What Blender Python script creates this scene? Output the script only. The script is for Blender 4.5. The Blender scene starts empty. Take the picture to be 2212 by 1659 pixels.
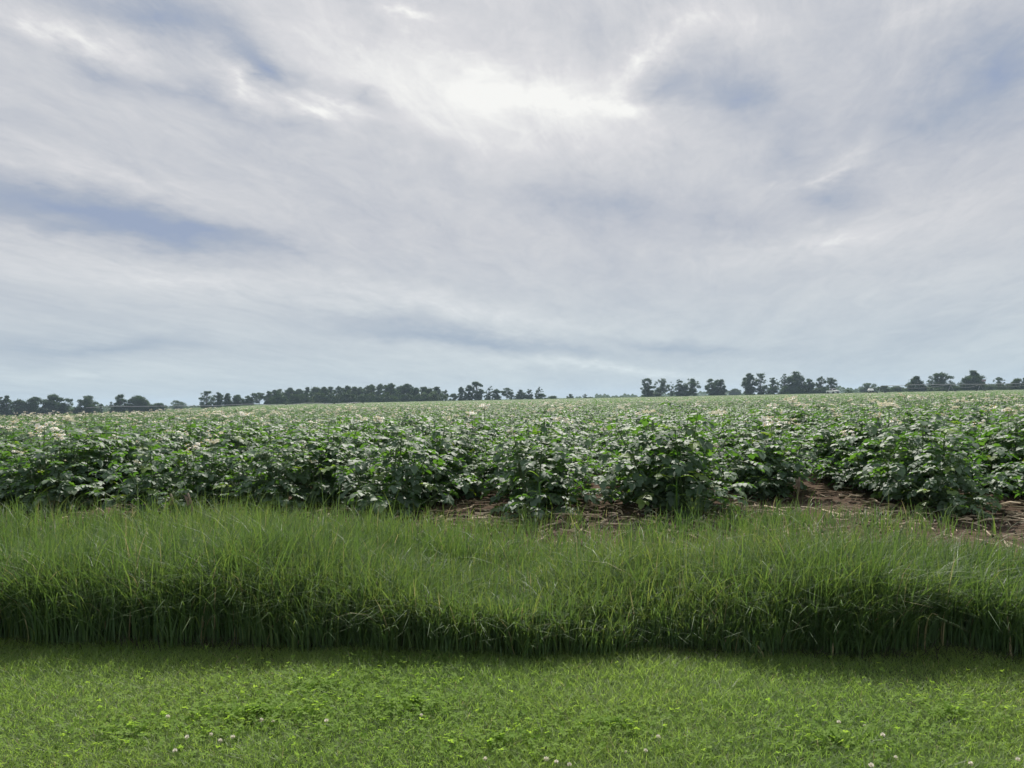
import bpy, math, random
import numpy as np
from mathutils import Vector, Matrix

R = math.radians
rng = np.random.default_rng(7)
random.seed(7)
scene = bpy.context.scene
COL = scene.collection

# ------------------------------------------------------------------ camera
EYE = 1.25
F = 1661.0                      # focal length in the 2212 x 1659 measuring frame
PITCH, ROLL = R(1.10), R(1.14)
fwd = Vector((0, math.cos(PITCH), math.sin(PITCH)))
up0 = Vector((0, -math.sin(PITCH), math.cos(PITCH)))
rt0 = Vector((1, 0, 0))
rt = rt0 * math.cos(ROLL) - up0 * math.sin(ROLL)
up = up0 * math.cos(ROLL) + rt0 * math.sin(ROLL)
cam_data = bpy.data.cameras.new("camera")
cam = bpy.data.objects.new("camera", cam_data)
COL.objects.link(cam)
m = Matrix((rt, up, -fwd)).transposed().to_4x4()
m.translation = (0, 0, EYE)
cam.matrix_world = m
cam_data.sensor_fit = 'HORIZONTAL'
cam_data.sensor_width = 36
cam_data.lens = 36 * F / 2212
cam_data.clip_start = 0.05
cam_data.clip_end = 9000
scene.camera = cam


def ray(px, py):
    u, v = (px - 1106) / F, (829.5 - py) / F
    return fwd + rt * u + up * v


def at_ground(px, py, z=0.0):
    d = ray(px, py)
    t = (z - EYE) / d.z
    return Vector((d.x * t, d.y * t, z))


def at_dist(px, py, dist):
    d = ray(px, py)
    t = dist / math.hypot(d.x, d.y)
    return Vector((d.x * t, d.y * t, EYE + d.z * t))


def horizon(px):
    return 829.5 + 0  # placeholder, replaced below


def smooth(a, b, x):
    t = np.clip((x - a) / (b - a), 0, 1)
    return t * t * (3 - 2 * t)


def terrain(x, y):
    x = np.asarray(x, float)
    y = np.asarray(y, float)
    r = np.hypot(x, y)
    az = np.degrees(np.arctan2(x, np.maximum(y, 1e-3)))
    w = smooth(-17, -30, az) * (y > 0)
    return -w * 5.0 * smooth(45, 330, r) + 0.0


def tz(x, y):
    return float(terrain(x, y))


# ------------------------------------------------------------------ helpers
def tag(o, label=None, cat=None, group=None, kind=None):
    if label: o['label'] = label
    if cat: o['category'] = cat
    if group: o['group'] = group
    if kind: o['kind'] = kind
    return o


def link(name, data, parent=None, loc=None):
    o = bpy.data.objects.new(name, data)
    COL.objects.link(o)
    if parent is not None: o.parent = parent
    if loc is not None: o.location = loc
    return o


def empty(name, loc, rz=0.0, sc=1.0):
    o = bpy.data.objects.new(name, None)
    o.empty_display_size = 0.2
    COL.objects.link(o)
    o.location = loc
    o.rotation_euler = (0, 0, rz)
    o.scale = (sc, sc, sc)
    return o


def make_mesh(name, verts, faces_n, loops, mat, tone=None, smooth_shade=False):
    me = bpy.data.meshes.new(name)
    verts = np.asarray(verts, np.float32).reshape(-1, 3)
    faces_n = np.asarray(faces_n, np.int32)
    loops = np.asarray(loops, np.int32)
    me.vertices.add(len(verts))
    me.vertices.foreach_set("co", verts.ravel())
    me.loops.add(len(loops))
    me.loops.foreach_set("vertex_index", loops)
    me.polygons.add(len(faces_n))
    starts = np.concatenate(([0], np.cumsum(faces_n)[:-1])).astype(np.int32)
    me.polygons.foreach_set("loop_start", starts)
    me.polygons.foreach_set("loop_total", faces_n)
    me.polygons.foreach_set("use_smooth", np.full(len(faces_n), smooth_shade))
    if tone is not None:
        a = me.attributes.new("tone", 'FLOAT', 'POINT')
        a.data.foreach_set("value", np.asarray(tone, np.float32))
    me.update(calc_edges=True)
    me.materials.append(mat)
    return me


class MB:
    """Collects verts and faces for one mesh."""
    def __init__(s):
        s.v, s.n, s.l, s.c, s.t = [], [], [], 0, []

    def add(s, verts, faces, tone=0.5):
        b = s.c
        verts = np.asarray(verts, float).reshape(-1, 3)
        s.v.append(verts)
        for f in faces:
            s.n.append(len(f))
            s.l.extend(b + i for i in f)
        s.t.append(np.full(len(verts), tone) if np.isscalar(tone) else np.asarray(tone))
        s.c += len(verts)

    def tube(s, pts, radii, k=6, cap=True, tone=0.5):
        pts = [Vector(p) for p in pts]
        vs, fs = [], []
        for i, p in enumerate(pts):
            d = (pts[min(i + 1, len(pts) - 1)] - pts[max(i - 1, 0)])
            d = d.normalized() if d.length > 1e-9 else Vector((0, 0, 1))
            a = d.cross(Vector((0, 0, 1)) if abs(d.z) < .95 else Vector((1, 0, 0))).normalized()
            b = d.cross(a)
            for j in range(k):
                t = 2 * math.pi * j / k
                vs.append(p + (a * math.cos(t) + b * math.sin(t)) * radii[i])
        for i in range(len(pts) - 1):
            for j in range(k):
                fs.append((i * k + j, i * k + (j + 1) % k, (i + 1) * k + (j + 1) % k, (i + 1) * k + j))
        if cap:
            fs.append(tuple(range(k))[::-1])
            fs.append(tuple((len(pts) - 1) * k + j for j in range(k)))
        s.add([tuple(v) for v in vs], fs, tone)

    def box(s, c, size, rot=None, tone=0.5):
        c = Vector(c)
        vs = []
        for z in (-.5, .5):
            for x, y in ((-.5, -.5), (.5, -.5), (.5, .5), (-.5, .5)):
                p = Vector((x * size[0], y * size[1], z * size[2]))
                if rot is not None: p = rot @ p
                vs.append(tuple(c + p))
        s.add(vs, [(3, 2, 1, 0), (4, 5, 6, 7), (0, 1, 5, 4), (1, 2, 6, 5), (2, 3, 7, 6), (3, 0, 4, 7)], tone)

    def mesh(s, name, mat, smooth_shade=False):
        return make_mesh(name, np.concatenate(s.v), s.n, s.l, mat, np.concatenate(s.t), smooth_shade)

    def build(s, name, mat, parent=None, loc=None, smooth_shade=False):
        return link(name, s.mesh(name, mat, smooth_shade), parent, loc)


# ------------------------------------------------------------------ materials
def new_mat(name):
    mt = bpy.data.materials.new(name)
    mt.use_nodes = True
    nt = mt.node_tree
    nt.nodes.clear()
    out = nt.nodes.new("ShaderNodeOutputMaterial")
    return mt, nt, out


def ramp(nt, fac, stops):
    r = nt.nodes.new("ShaderNodeValToRGB")
    e = r.color_ramp.elements
    while len(e) > 1: e.remove(e[0])
    e[0].position, e[0].color = stops[0][0], (*stops[0][1], 1)
    for p, c in stops[1:]:
        x = e.new(p)
        x.color = (*c, 1)
    nt.links.new(fac, r.inputs[0])
    return r.outputs[0]


def leaf_mat(name, stops, trans, trans_fac=0.35, rough=0.45, spec=0.5, scale=0.0):
    """Leaf: per-leaf colour from the 'tone' attribute, gloss, and light shining through."""
    mt, nt, out = new_mat(name)
    at = nt.nodes.new("ShaderNodeAttribute")
    at.attribute_name = "tone"
    col = ramp(nt, at.outputs["Fac"], stops)
    b = nt.nodes.new("ShaderNodeBsdfPrincipled")
    b.inputs["Roughness"].default_value = rough
    b.inputs["Specular IOR Level"].default_value = spec
    nt.links.new(col, b.inputs["Base Color"])
    t = nt.nodes.new("ShaderNodeBsdfTranslucent")
    nt.links.new(ramp(nt, at.outputs["Fac"], trans), t.inputs["Color"])
    mx = nt.nodes.new("ShaderNodeMixShader")
    mx.inputs[0].default_value = trans_fac
    nt.links.new(b.outputs[0], mx.inputs[1])
    nt.links.new(t.outputs[0], mx.inputs[2])
    nt.links.new(mx.outputs[0], out.inputs[0])
    return mt


def noise_mat(name, stops, scale=5.0, rough=0.9, detail=8, bump=0.0, spec=0.3, bscale=None, metallic=0.0):
    mt, nt, out = new_mat(name)
    tc = nt.nodes.new("ShaderNodeTexCoord")
    n = nt.nodes.new("ShaderNodeTexNoise")
    n.inputs["Scale"].default_value = scale
    n.inputs["Detail"].default_value = detail
    n.inputs["Roughness"].default_value = 0.65
    nt.links.new(tc.outputs["Object"], n.inputs["Vector"])
    b = nt.nodes.new("ShaderNodeBsdfPrincipled")
    b.inputs["Roughness"].default_value = rough
    b.inputs["Specular IOR Level"].default_value = spec
    b.inputs["Metallic"].default_value = metallic
    nt.links.new(ramp(nt, n.outputs[0], stops), b.inputs["Base Color"])
    if bump:
        n2 = nt.nodes.new("ShaderNodeTexNoise")
        n2.inputs["Scale"].default_value = bscale or scale * 4
        n2.inputs["Detail"].default_value = 8
        nt.links.new(tc.outputs["Object"], n2.inputs["Vector"])
        bp = nt.nodes.new("ShaderNodeBump")
        bp.inputs["Strength"].default_value = 1.0
        bp.inputs["Distance"].default_value = bump
        nt.links.new(n2.outputs[0], bp.inputs["Height"])
        nt.links.new(bp.outputs[0], b.inputs["Normal"])
    nt.links.new(b.outputs[0], out.inputs[0])
    return mt


M = {}
M['potato_leaf'] = leaf_mat("potato_leaf", [(0, (.058, .096, .064)), (.5, (.084, .132, .084)), (.85, (.105, .155, .082)), (1, (.12, .19, .04))],
                            [(0, (.09, .25, .02)), (.85, (.19, .40, .03)), (1, (.34, .50, .03))], .34, .60, .5)
M['potato_stem'] = leaf_mat("potato_stem", [(0, (.06, .11, .035)), (1, (.10, .15, .05))], [(0, (.1, .2, .03)), (1, (.1, .2, .03))], .15, .5)
M['petal'] = leaf_mat("petal", [(0, (.68, .66, .56)), (.7, (.80, .79, .71)), (.9, (.80, .79, .71)), (1, (.75, .55, .10))],
                      [(0, (.6, .56, .4)), (.9, (.7, .66, .5)), (1, (.7, .45, .05))], .3, .6, .3)
M['tall_grass'] = leaf_mat("tall_grass", [(0, (.040, .080, .030)), (.6, (.064, .114, .040)), (.93, (.10, .148, .048)), (1, (.24, .21, .11))],
                           [(0, (.11, .22, .035)), (.6, (.19, .31, .05)), (.93, (.31, .39, .07)), (1, (.4, .36, .16))], .32, .58, .34)
M['lawn_grass'] = leaf_mat("lawn_grass", [(0, (.083, .13, .042)), (.5, (.115, .168, .052)), (.9, (.16, .20, .066)), (1, (.34, .30, .15))],
                           [(0, (.28, .48, .065)), (.9, (.40, .57, .09)), (1, (.45, .4, .2))], .48, .5, .35)
M['shade_thatch'] = leaf_mat("shade_thatch", [(0, (.020, .022, .013)), (.9, (.038, .040, .022)), (1, (.09, .085, .045))], [(0, (.02, .02, .01)), (1, (.1, .09, .05))], .08, .7, .2)  # shade at the verge's foot is put into this dark colour
M['clover_leaf'] = leaf_mat("clover_leaf", [(0, (.12, .20, .035)), (1, (.17, .26, .05))], [(0, (.30, .52, .05)), (1, (.42, .62, .07))], .46, .7, .15)
M['clover_flower'] = leaf_mat("clover_flower", [(0, (.58, .52, .40)), (1, (.80, .78, .68))], [(0, (.6, .5, .4)), (1, (.75, .7, .65))], .25, .7, .2)
M['corn_leaf'] = leaf_mat("corn_leaf", [(0, (.08, .17, .03)), (1, (.13, .24, .04))], [(0, (.28, .52, .04)), (1, (.36, .58, .06))], .42, .42, .5)
M['straw'] = noise_mat("straw", [(.3, (.24, .18, .11)), (.7, (.52, .43, .31))], 9, .7)
M['shaded_stalk'] = noise_mat("shaded_stalk", [(.3, (.10, .075, .055)), (.7, (.24, .19, .14))], 12, .8)  # darker than straw: the standing stalks' shade is put into the colour
M['soil'] = noise_mat("soil", [(.3, (.055, .041, .032)), (.55, (.10, .075, .058)), (.75, (.18, .137, .105))], 6, .95, bump=.03, bscale=22)
M['turf_soil'] = noise_mat("turf_soil", [(.3, (.035, .055, .016)), (.7, (.07, .10, .03))], 14, .95, bump=.015)
M['crown'] = leaf_mat("crown", [(0, (.016, .036, .016)), (.6, (.032, .066, .026)), (1, (.058, .10, .034))], [(0, (.04, .10, .012)), (1, (.09, .18, .025))], .25, .55, .3)
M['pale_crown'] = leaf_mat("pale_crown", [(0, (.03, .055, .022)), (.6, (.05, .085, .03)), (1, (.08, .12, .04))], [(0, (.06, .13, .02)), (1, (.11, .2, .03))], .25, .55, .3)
M['bark'] = noise_mat("bark", [(.3, (.035, .028, .022)), (.7, (.09, .075, .06))], 3, .95)
M['white_paint'] = noise_mat("white_paint", [(.3, (.76, .76, .75)), (.7, (.82, .82, .81))], 1, .35, spec=.5)
M['dark_glass'] = noise_mat("dark_glass", [(.3, (.015, .017, .02)), (.7, (.03, .033, .038))], 1, .1, spec=.6)
M['rubber'] = noise_mat("rubber", [(.3, (.015, .015, .015)), (.7, (.03, .03, .03))], 4, .9)
M['galv'] = noise_mat("galvanised_steel", [(.3, (.30, .31, .32)), (.7, (.44, .45, .46))], 2, .45, metallic=.6)
M['red_steel'] = noise_mat("weathered_steel", [(.3, (.16, .11, .12)), (.7, (.26, .18, .19))], 2, .7)
M['far_crop'] = noise_mat("far_crop", [(.3, (.055, .095, .045)), (.5, (.085, .125, .06)), (.7, (.15, .17, .10))], .9, .6, bump=0, detail=12, spec=0)


def ground_material():
    mt, nt, out = new_mat("ground")
    tc = nt.nodes.new("ShaderNodeTexCoord")
    n = nt.nodes.new("ShaderNodeTexNoise")
    n.inputs["Scale"].default_value = 5
    n.inputs["Detail"].default_value = 9
    n.inputs["Roughness"].default_value = .7
    nt.links.new(tc.outputs["Object"], n.inputs["Vector"])
    soil = ramp(nt, n.outputs[0], [(.3, (.046, .034, .027)), (.52, (.092, .068, .053)), (.72, (.165, .125, .097))])
    n2 = nt.nodes.new("ShaderNodeTexNoise")
    n2.inputs["Scale"].default_value = .02
    n2.inputs["Detail"].default_value = 6
    nt.links.new(tc.outputs["Object"], n2.inputs["Vector"])
    far = ramp(nt, n2.outputs[0], [(.35, (.06, .10, .035)), (.6, (.10, .13, .05))])
    ln = nt.nodes.new("ShaderNodeVectorMath")
    ln.operation = 'LENGTH'
    nt.links.new(tc.outputs["Object"], ln.inputs[0])
    mr = nt.nodes.new("ShaderNodeMapRange")
    mr.inputs[1].default_value, mr.inputs[2].default_value = 480, 560
    nt.links.new(ln.outputs["Value"], mr.inputs[0])
    mx = nt.nodes.new("ShaderNodeMix")
    mx.data_type = 'RGBA'
    nt.links.new(mr.outputs[0], mx.inputs[0])
    nt.links.new(soil, mx.inputs[6])
    nt.links.new(far, mx.inputs[7])
    n3 = nt.nodes.new("ShaderNodeTexNoise")
    n3.inputs["Scale"].default_value = 16
    n3.inputs["Detail"].default_value = 8
    nt.links.new(tc.outputs["Object"], n3.inputs["Vector"])
    bp = nt.nodes.new("ShaderNodeBump")
    bp.inputs["Distance"].default_value = .05
    nt.links.new(n3.outputs[0], bp.inputs["Height"])
    b = nt.nodes.new("ShaderNodeBsdfPrincipled")
    b.inputs["Roughness"].default_value = .95
    b.inputs["Specular IOR Level"].default_value = .0
    nt.links.new(mx.outputs[2], b.inputs["Base Color"])
    nt.links.new(bp.outputs[0], b.inputs["Normal"])
    nt.links.new(b.outputs[0], out.inputs[0])
    return mt


# ------------------------------------------------------------------ layout lines (ground plane, parallel to the road)
YAW = R(6.0)                                   # the road runs a little oblique to the view
ex = Vector((math.cos(YAW), -math.sin(YAW), 0))    # along the road, to the right
en = Vector((math.sin(YAW), math.cos(YAW), 0))     # away from the road
LAWN_N = at_ground(1106, 1430).dot(en)         # where the tall grass begins
CROP_N = at_ground(1106, 1121).dot(en)         # where the crop rows begin


def SN(s, n, z=0.0):
    p = ex * s + en * n
    return Vector((p.x, p.y, z))


def lumps(x, y, f, seed):
    r = np.random.default_rng(seed)
    o = 0
    for k in range(6):
        a = r.uniform(0, 2 * math.pi)
        ff = f * r.uniform(.5, 1.9)
        o = o + np.sin((x * math.cos(a) + y * math.sin(a)) * ff + r.uniform(0, 6.28))
    return o / 6 * 1.7


# ------------------------------------------------------------------ ground
radii = np.concatenate(([0.0], np.geomspace(.6, 2600, 110)))
NA = 180
vs, fn, lp = [], [], []
for i, r in enumerate(radii):
    a = np.linspace(0, 2 * math.pi, NA, endpoint=False)
    x, y = r * np.sin(a), r * np.cos(a)
    z = terrain(x, y)
    # gentle clods between the rows and the grass
    sn_n = x * en.x + y * en.y
    near = np.exp(-((sn_n - CROP_N) / 2.0) ** 2) * (r < 30)
    z = z + near * (.035 * lumps(x, y, 5.0, 3) + .02 * lumps(x, y, 14.0, 4))
    vs.append(np.stack([x, y, z], 1))
for i in range(len(radii) - 1):
    j = np.arange(NA)
    k = (j + 1) % NA
    lp.append(np.stack([i * NA + j, (i + 1) * NA + j, (i + 1) * NA + k, i * NA + k], 1)[:, ::-1])
vs = np.concatenate(vs)
lp = np.concatenate(lp)
gm = make_mesh("ground", vs, np.full(len(lp), 4), lp.ravel(), ground_material(), None, True)
tag(link("ground", gm), kind="structure")

# turf under the lawn and tall grass
tb = MB()
nx, ny = 120, 40
ss = np.linspace(-14, 14, nx)
nn = np.linspace(-3, LAWN_N + 1.6, ny)
S, N_ = np.meshgrid(ss, nn)
P = np.stack([S * ex.x + N_ * en.x, S * ex.y + N_ * en.y, np.full(S.shape, .006)], 2)
e = smooth(LAWN_N + .9, LAWN_N + 1.6, N_ + .25 * lumps(S, N_, 3, 5))
P[..., 2] += .02 * lumps(P[..., 0], P[..., 1], 2.0, 9) * (1 - e) * 0.4 + .012 - e * .07
idx = np.arange(nx * ny).reshape(ny, nx)
q = np.stack([idx[:-1, :-1], idx[:-1, 1:], idx[1:, 1:], idx[1:, :-1]], 2).reshape(-1, 4)
lm = make_mesh("lawn_turf", P.reshape(-1, 3), np.full(len(q), 4), q.ravel(), M['turf_soil'], None, True)
tag(link("lawn_turf", lm), kind="structure")


# ------------------------------------------------------------------ grass blades
def blade_mesh(name, pos, h, w, az, lean, droop, tone, mat, nseg=5, twist=None):
    n = len(h)
    s = np.linspace(0, 1, nseg + 1)[None, :]
    out_h = (lean * h)[:, None] * s ** 1.4 + (droop * h)[:, None] * s ** 3.2
    zz = h[:, None] * (s - (.55 * droop)[:, None] * s ** 3.5)
    dx, dy = np.cos(az), np.sin(az)
    cx = pos[:, 0, None] + dx[:, None] * out_h
    cy = pos[:, 1, None] + dy[:, None] * out_h
    cz = pos[:, 2, None] + zz
    tw = az + math.pi / 2 if twist is None else az + math.pi / 2 + twist
    sx, sy = np.cos(tw), np.sin(tw)
    ww = w[:, None] * (np.minimum(1, .55 + s * 1.5) * (1 - s ** 2.2) + .04) * .5
    V = np.empty((n, nseg + 1, 2, 3), np.float32)
    V[:, :, 0, 0] = cx - sx[:, None] * ww
    V[:, :, 0, 1] = cy - sy[:, None] * ww
    V[:, :, 1, 0] = cx + sx[:, None] * ww
    V[:, :, 1, 1] = cy + sy[:, None] * ww
    V[:, :, 0, 2] = cz
    V[:, :, 1, 2] = cz
    base = (np.arange(n) * (nseg + 1) * 2)[:, None]
    k = np.arange(nseg)[None, :] * 2
    b = base + k
    Q = np.stack([b, b + 1, b + 3, b + 2], 2).reshape(-1, 4)
    T = np.repeat(tone, (nseg + 1) * 2)
    return make_mesh(name, V.reshape(-1, 3), np.full(len(Q), 4), Q.ravel(), mat, T, True)


def strip_points(n, s0, s1, n0, n1):
    s = rng.uniform(s0, s1, n)
    t = rng.uniform(n0, n1, n)
    return s, t, np.stack([s * ex.x + t * en.x, s * ex.y + t * en.y, np.zeros(n)], 1)


# tall verge grass: tall on the road side, thinner and shorter towards the bare soil on the right
n = 430000
s, t, P = strip_points(n, -9.5, 9.5, LAWN_N - .05, CROP_N + .5)
s2, t2, P2 = strip_points(230000, -7.5, 7.5, LAWN_N - .05, LAWN_N + 1.1)
s, t, P = np.concatenate((s, s2)), np.concatenate((t, t2)), np.concatenate((P, P2))
n = len(s)
u = s / np.maximum(t, 1)                         # about the picture's horizontal place
sd = np.clip((u + .62) / 1.0, 0, 1)              # 0 at the left end, 1 on the right
back = (t - LAWN_N) / (CROP_N - LAWN_N)
edge = .60 - .26 * smooth(.15, .75, sd) + .06 * lumps(s, t, 1.6, 21) + .05 * lumps(s, t, 5, 22)
front = .022 * lumps(s, t * 0, 4, 24) + .016 * lumps(s, t * 0, 13, 30) + .01
dens = smooth(edge + .10, edge - .12, back) * .95 + (.26 + .16 * (sd < .35)) * smooth(1.12, .7, back) * smooth(-.2, .7, lumps(s, t, 2.6, 28))
dens = dens * (.72 + .28 * lumps(s, t, 3.5, 25)) * (back > front) * (.5 + .5 * smooth(.0, .05, back))
keep = rng.uniform(0, 1, n) < np.clip(dens, 0, 1)
s, t, P, back, sd, edge = s[keep], t[keep], P[keep], back[keep], sd[keep], edge[keep]
inside = smooth(edge + .16, edge - .10, back)
hfield = ((.44 - .05 * sd) * inside + (.30 - .10 * sd) * (1 - inside)) * (1 + .20 * lumps(s, t, 1.7, 23) + .16 * lumps(s, t, 5, 26))
hfield = hfield * (.62 + .38 * smooth(.0, .05, back + .02 * lumps(s, t * 0, 3, 29)))
n = len(s)
h = hfield * np.clip(rng.normal(.86, .20, n), .35, 1.5)
tall = rng.uniform(0, 1, n) < .01
h[tall] *= 1.35
w = rng.uniform(.0045, .0105, n)
az = rng.uniform(0, 2 * math.pi, n)
bias = rng.uniform(0, 1, n) < .22
az[bias] = rng.normal(-.4, .8, bias.sum())       # wind leans part of the blades to the right
over = rng.uniform(0, 1, n) < .16 * smooth(LAWN_N + .6, LAWN_N + .1, t)
az[over] = -math.pi / 2 - YAW + rng.normal(0, .6, over.sum())      # the edge hangs out over the mown side
lean = np.abs(rng.normal(.12, .11, n)) + .05 * over
droop = np.clip(rng.normal(.23, .22, n) + .08 * (t < LAWN_N + 1), 0, .85)
tone = np.clip(rng.normal(.48, .2, n) + .12 * lumps(s, t, 1.2, 27), 0, .93)
dry = rng.uniform(0, 1, n) < (.02 + .05 * smooth(.8, 1.0, back))
tone[dry] = 1.0
me = blade_mesh("verge_grass", P, h, w, az, lean, droop, tone, M['tall_grass'], 5, rng.normal(0, .7, n))
tag(link("verge_grass", me), "tall unmown green grass between the mown lawn and the crop", kind="stuff")
print("tall blades", n)

# dead blades, coloured dark to deepen the shade at the tall grass's foot
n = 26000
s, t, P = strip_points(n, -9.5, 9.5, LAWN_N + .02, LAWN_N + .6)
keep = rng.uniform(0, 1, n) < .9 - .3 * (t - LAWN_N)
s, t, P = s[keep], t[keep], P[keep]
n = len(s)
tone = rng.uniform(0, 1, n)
me = blade_mesh("grass_shade_thatch", P, rng.uniform(.03, .12, n), rng.uniform(.003, .006, n), rng.uniform(0, 6.28, n), np.abs(rng.normal(.6, .5, n)), np.clip(rng.normal(.4, .3, n), 0, .9), tone, M['shade_thatch'], 3, rng.normal(0, .8, n))
tag(link("grass_shade_thatch", me), "dead blades coloured dark to deepen the shade at the foot of the tall grass", kind="stuff")

# mown lawn
n = 560000
s, t, P = strip_points(n, -5.2, 5.2, 1.0, LAWN_N + .35)
P[:, 2] = .015
pat = lumps(s, t, 3.0, 31)
h = rng.uniform(.022, .052, n) * (1 + .25 * pat + .2 * lumps(s, t, 11, 33))
w = rng.uniform(.0022, .0040, n)
az = rng.uniform(0, 2 * math.pi, n)
lean = np.abs(rng.normal(.7, .45, n))
droop = np.clip(rng.normal(.3, .25, n), 0, .8)
tone = np.clip(rng.normal(.45, .15, n) + .18 * lumps(s, t, 2.2, 34), 0, .9)
tone[rng.uniform(0, 1, n) < .015] = 1.0
me = blade_mesh("lawn_grass", P, h, w, az, lean, droop, tone, M['lawn_grass'], 2, rng.normal(0, .8, n))
tag(link("lawn_grass", me), "short mown lawn grass along the road", kind="stuff")

# clover leaves in the lawn
ct = MB()
cl_v, cl_t = [], []
patches = [(at_ground(560, 1560), .42, 1), (at_ground(900, 1540), .28, .7), (at_ground(300, 1600), .25, .5), (at_ground(1330, 1590), .3, .6),
           (at_ground(1800, 1620), .35, .6), (at_ground(2050, 1560), .3, .4), (at_ground(1080, 1625), .3, .5), (at_ground(700, 1500), .3, .5)]
for c, rad, d in patches:
    for k in range(int(1300 * rad * d / .42)):
        a, rr = rng.uniform(0, 6.283), rad * abs(rng.normal(0, .95))
        cx, cy = c.x + math.cos(a) * rr * 1.5, c.y + math.sin(a) * rr * .75
        z = rng.uniform(.034, .068)
        sz = rng.uniform(.0045, .008)
        tn = rng.uniform(0, 1)
        a0 = rng.uniform(0, 6.283)
        tilt = rng.normal(0, .35, 2)
        for j in range(3):
            aj = a0 + j * 2.094
            px, py = math.cos(aj), math.sin(aj)
            qx, qy = -py, px
            pts = [(0, 0), (.7, -.62), (1.35, -.7), (1.6, -.28), (1.5, 0), (1.6, .28), (1.35, .7), (.7, .62)]
            vv = []
            for (A, B) in pts:
                X, Y = (px * A + qx * B) * sz, (py * A + qy * B) * sz
                vv.append((cx + X, cy + Y, z + X * tilt[0] + Y * tilt[1] + abs(B) * sz * .25))
            ct.add(vv, [(0, 1, 2, 3, 4), (0, 4, 5, 6, 7)], tn)
tag(ct.build("clover_leaves", M['clover_leaf']), "patches of clover leaves in the mown lawn", kind="stuff")


# clover flower heads, one by one
def clover_flower_mesh(seed):
    r = np.random.default_rng(seed)
    b = MB()
    for k in range(70):
        ph = r.uniform(0, 6.283)
        th = math.acos(r.uniform(-.5, 1))
        d = Vector((math.sin(th) * math.cos(ph), math.sin(th) * math.sin(ph), math.cos(th)))
        a = d.cross(Vector((.3, .2, 1))).normalized()
        p0, p1 = d * .004, d * .0125 + Vector((0, 0, .001))
        b.add([p0 - a * .0008, p0 + a * .0008, p1 + a * .0018, p1 + d * .002, p1 - a * .0018], [(0, 1, 2, 3, 4)], .15 if th > 1.5 else r.uniform(.5, 1))
    return b


cf_meshes = [clover_flower_mesh(i).mesh("blossom", M['clover_flower']) for i in range(4)]
cs = MB()
cs.tube([(0, 0, -.07), (.004, 0, -.03), (0, 0, 0)], [.0012, .001, .001], 5)
cf_stem = cs.mesh("stem", M['potato_stem'])
CL = "clover heads in the mown lawn"
clover = [
    (362, 1549, 1.1, "white clover head above the clover patch, highest of those at the lawn's left"),
    (565, 1556, 1.1, "white clover head at the middle of the big clover patch"),
    (590, 1558, .8, "small clover head just beside the white one in the big clover patch"),
    (705, 1557, 1.0, "dull pinkish clover head at the right end of the big clover patch"),
    (404, 1593, 1.1, "pinkish clover head below the highest left clover head"),
    (456, 1587, .9, "white clover head topmost of the close trio below the clover patch"),
    (476, 1601, 1.1, "dull clover head lowest of the close trio below the clover patch"),
    (503, 1592, 1.0, "clover head at the right of the close trio below the clover patch"),
    (378, 1622, 1.0, "white clover head alone in the grass near the bottom left"),
    (910, 1545, .8, "faint pinkish clover head in the grass at the lawn's centre left"),
    (1048, 1640, 1.0, "white clover head near the lower edge, first of three near the centre bottom"),
    (1180, 1640, 1.2, "largest white clover head near the lower edge at the centre"),
    (1202, 1646, .9, "white clover head touching the largest one at the lower edge"),
    (1230, 1652, .9, "white clover head at the very bottom right of the largest one"),
    (1422, 1592, 1.0, "white clover head alone in the grass right of centre"),
    (1352, 1625, .8, "small white clover head low in the grass right of centre"),
    (1395, 1622, .9, "white clover head beside small one low right of centre"),
    (1812, 1560, .9, "pinkish clover head highest of those at the lawn's right"),
    (1907, 1588, 1.0, "white clover head below and right of the pinkish one at right"),
    (1868, 1568, .7, "tiny clover head between the pinkish and the white one at right"),
    (1935, 1638, 1.1, "pale clover head near the bottom of the right side"),
    (2097, 1650, 1.0, "white clover head near the bottom right corner"),
    (1882, 1654, 1.1, "cream clover head cut by the lower edge at right"),
    (2199, 1641, .9, "clover head at the far right end of the lawn"),
]
for i, (px, py, sc, lab) in enumerate(clover):
    p = at_ground(px, py, .055)
    o = empty("clover_flower", p, i * 1.3, sc * .58)
    tag(o, lab, "clover flower", CL)
    link("blossom", cf_meshes[i % 4], o)
    link("stem", cf_stem, o)


def join_data(name, parts):
    """One mesh from (mesh, location, scale) parts, keeping their materials and tones."""
    V, NN, LL, TT, MI, mats, c = [], [], [], [], [], [], 0
    for me, loc, sc in parts:
        v = np.empty(len(me.vertices) * 3, np.float32); me.vertices.foreach_get("co", v)
        v = v.reshape(-1, 3) * sc + np.array(loc)
        l = np.empty(len(me.loops), np.int32); me.loops.foreach_get("vertex_index", l)
        nf = np.empty(len(me.polygons), np.int32); me.polygons.foreach_get("loop_total", nf)
        t = np.empty(len(me.vertices), np.float32); me.attributes["tone"].data.foreach_get("value", t)
        mi = np.empty(len(nf), np.int32); me.polygons.foreach_get("material_index", mi)
        for x in me.materials:
            if x not in mats: mats.append(x)
        MI.append(np.array([mats.index(x) for x in me.materials])[mi])
        V.append(v); NN.append(nf); LL.append(l + c); TT.append(t); c += len(v)
    me = make_mesh(name, np.concatenate(V), np.concatenate(NN), np.concatenate(LL), mats[0], np.concatenate(TT), True)
    for x in mats[1:]: me.materials.append(x)
    me.polygons.foreach_set("material_index", np.concatenate(MI).astype(np.int32))
    return me


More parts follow.
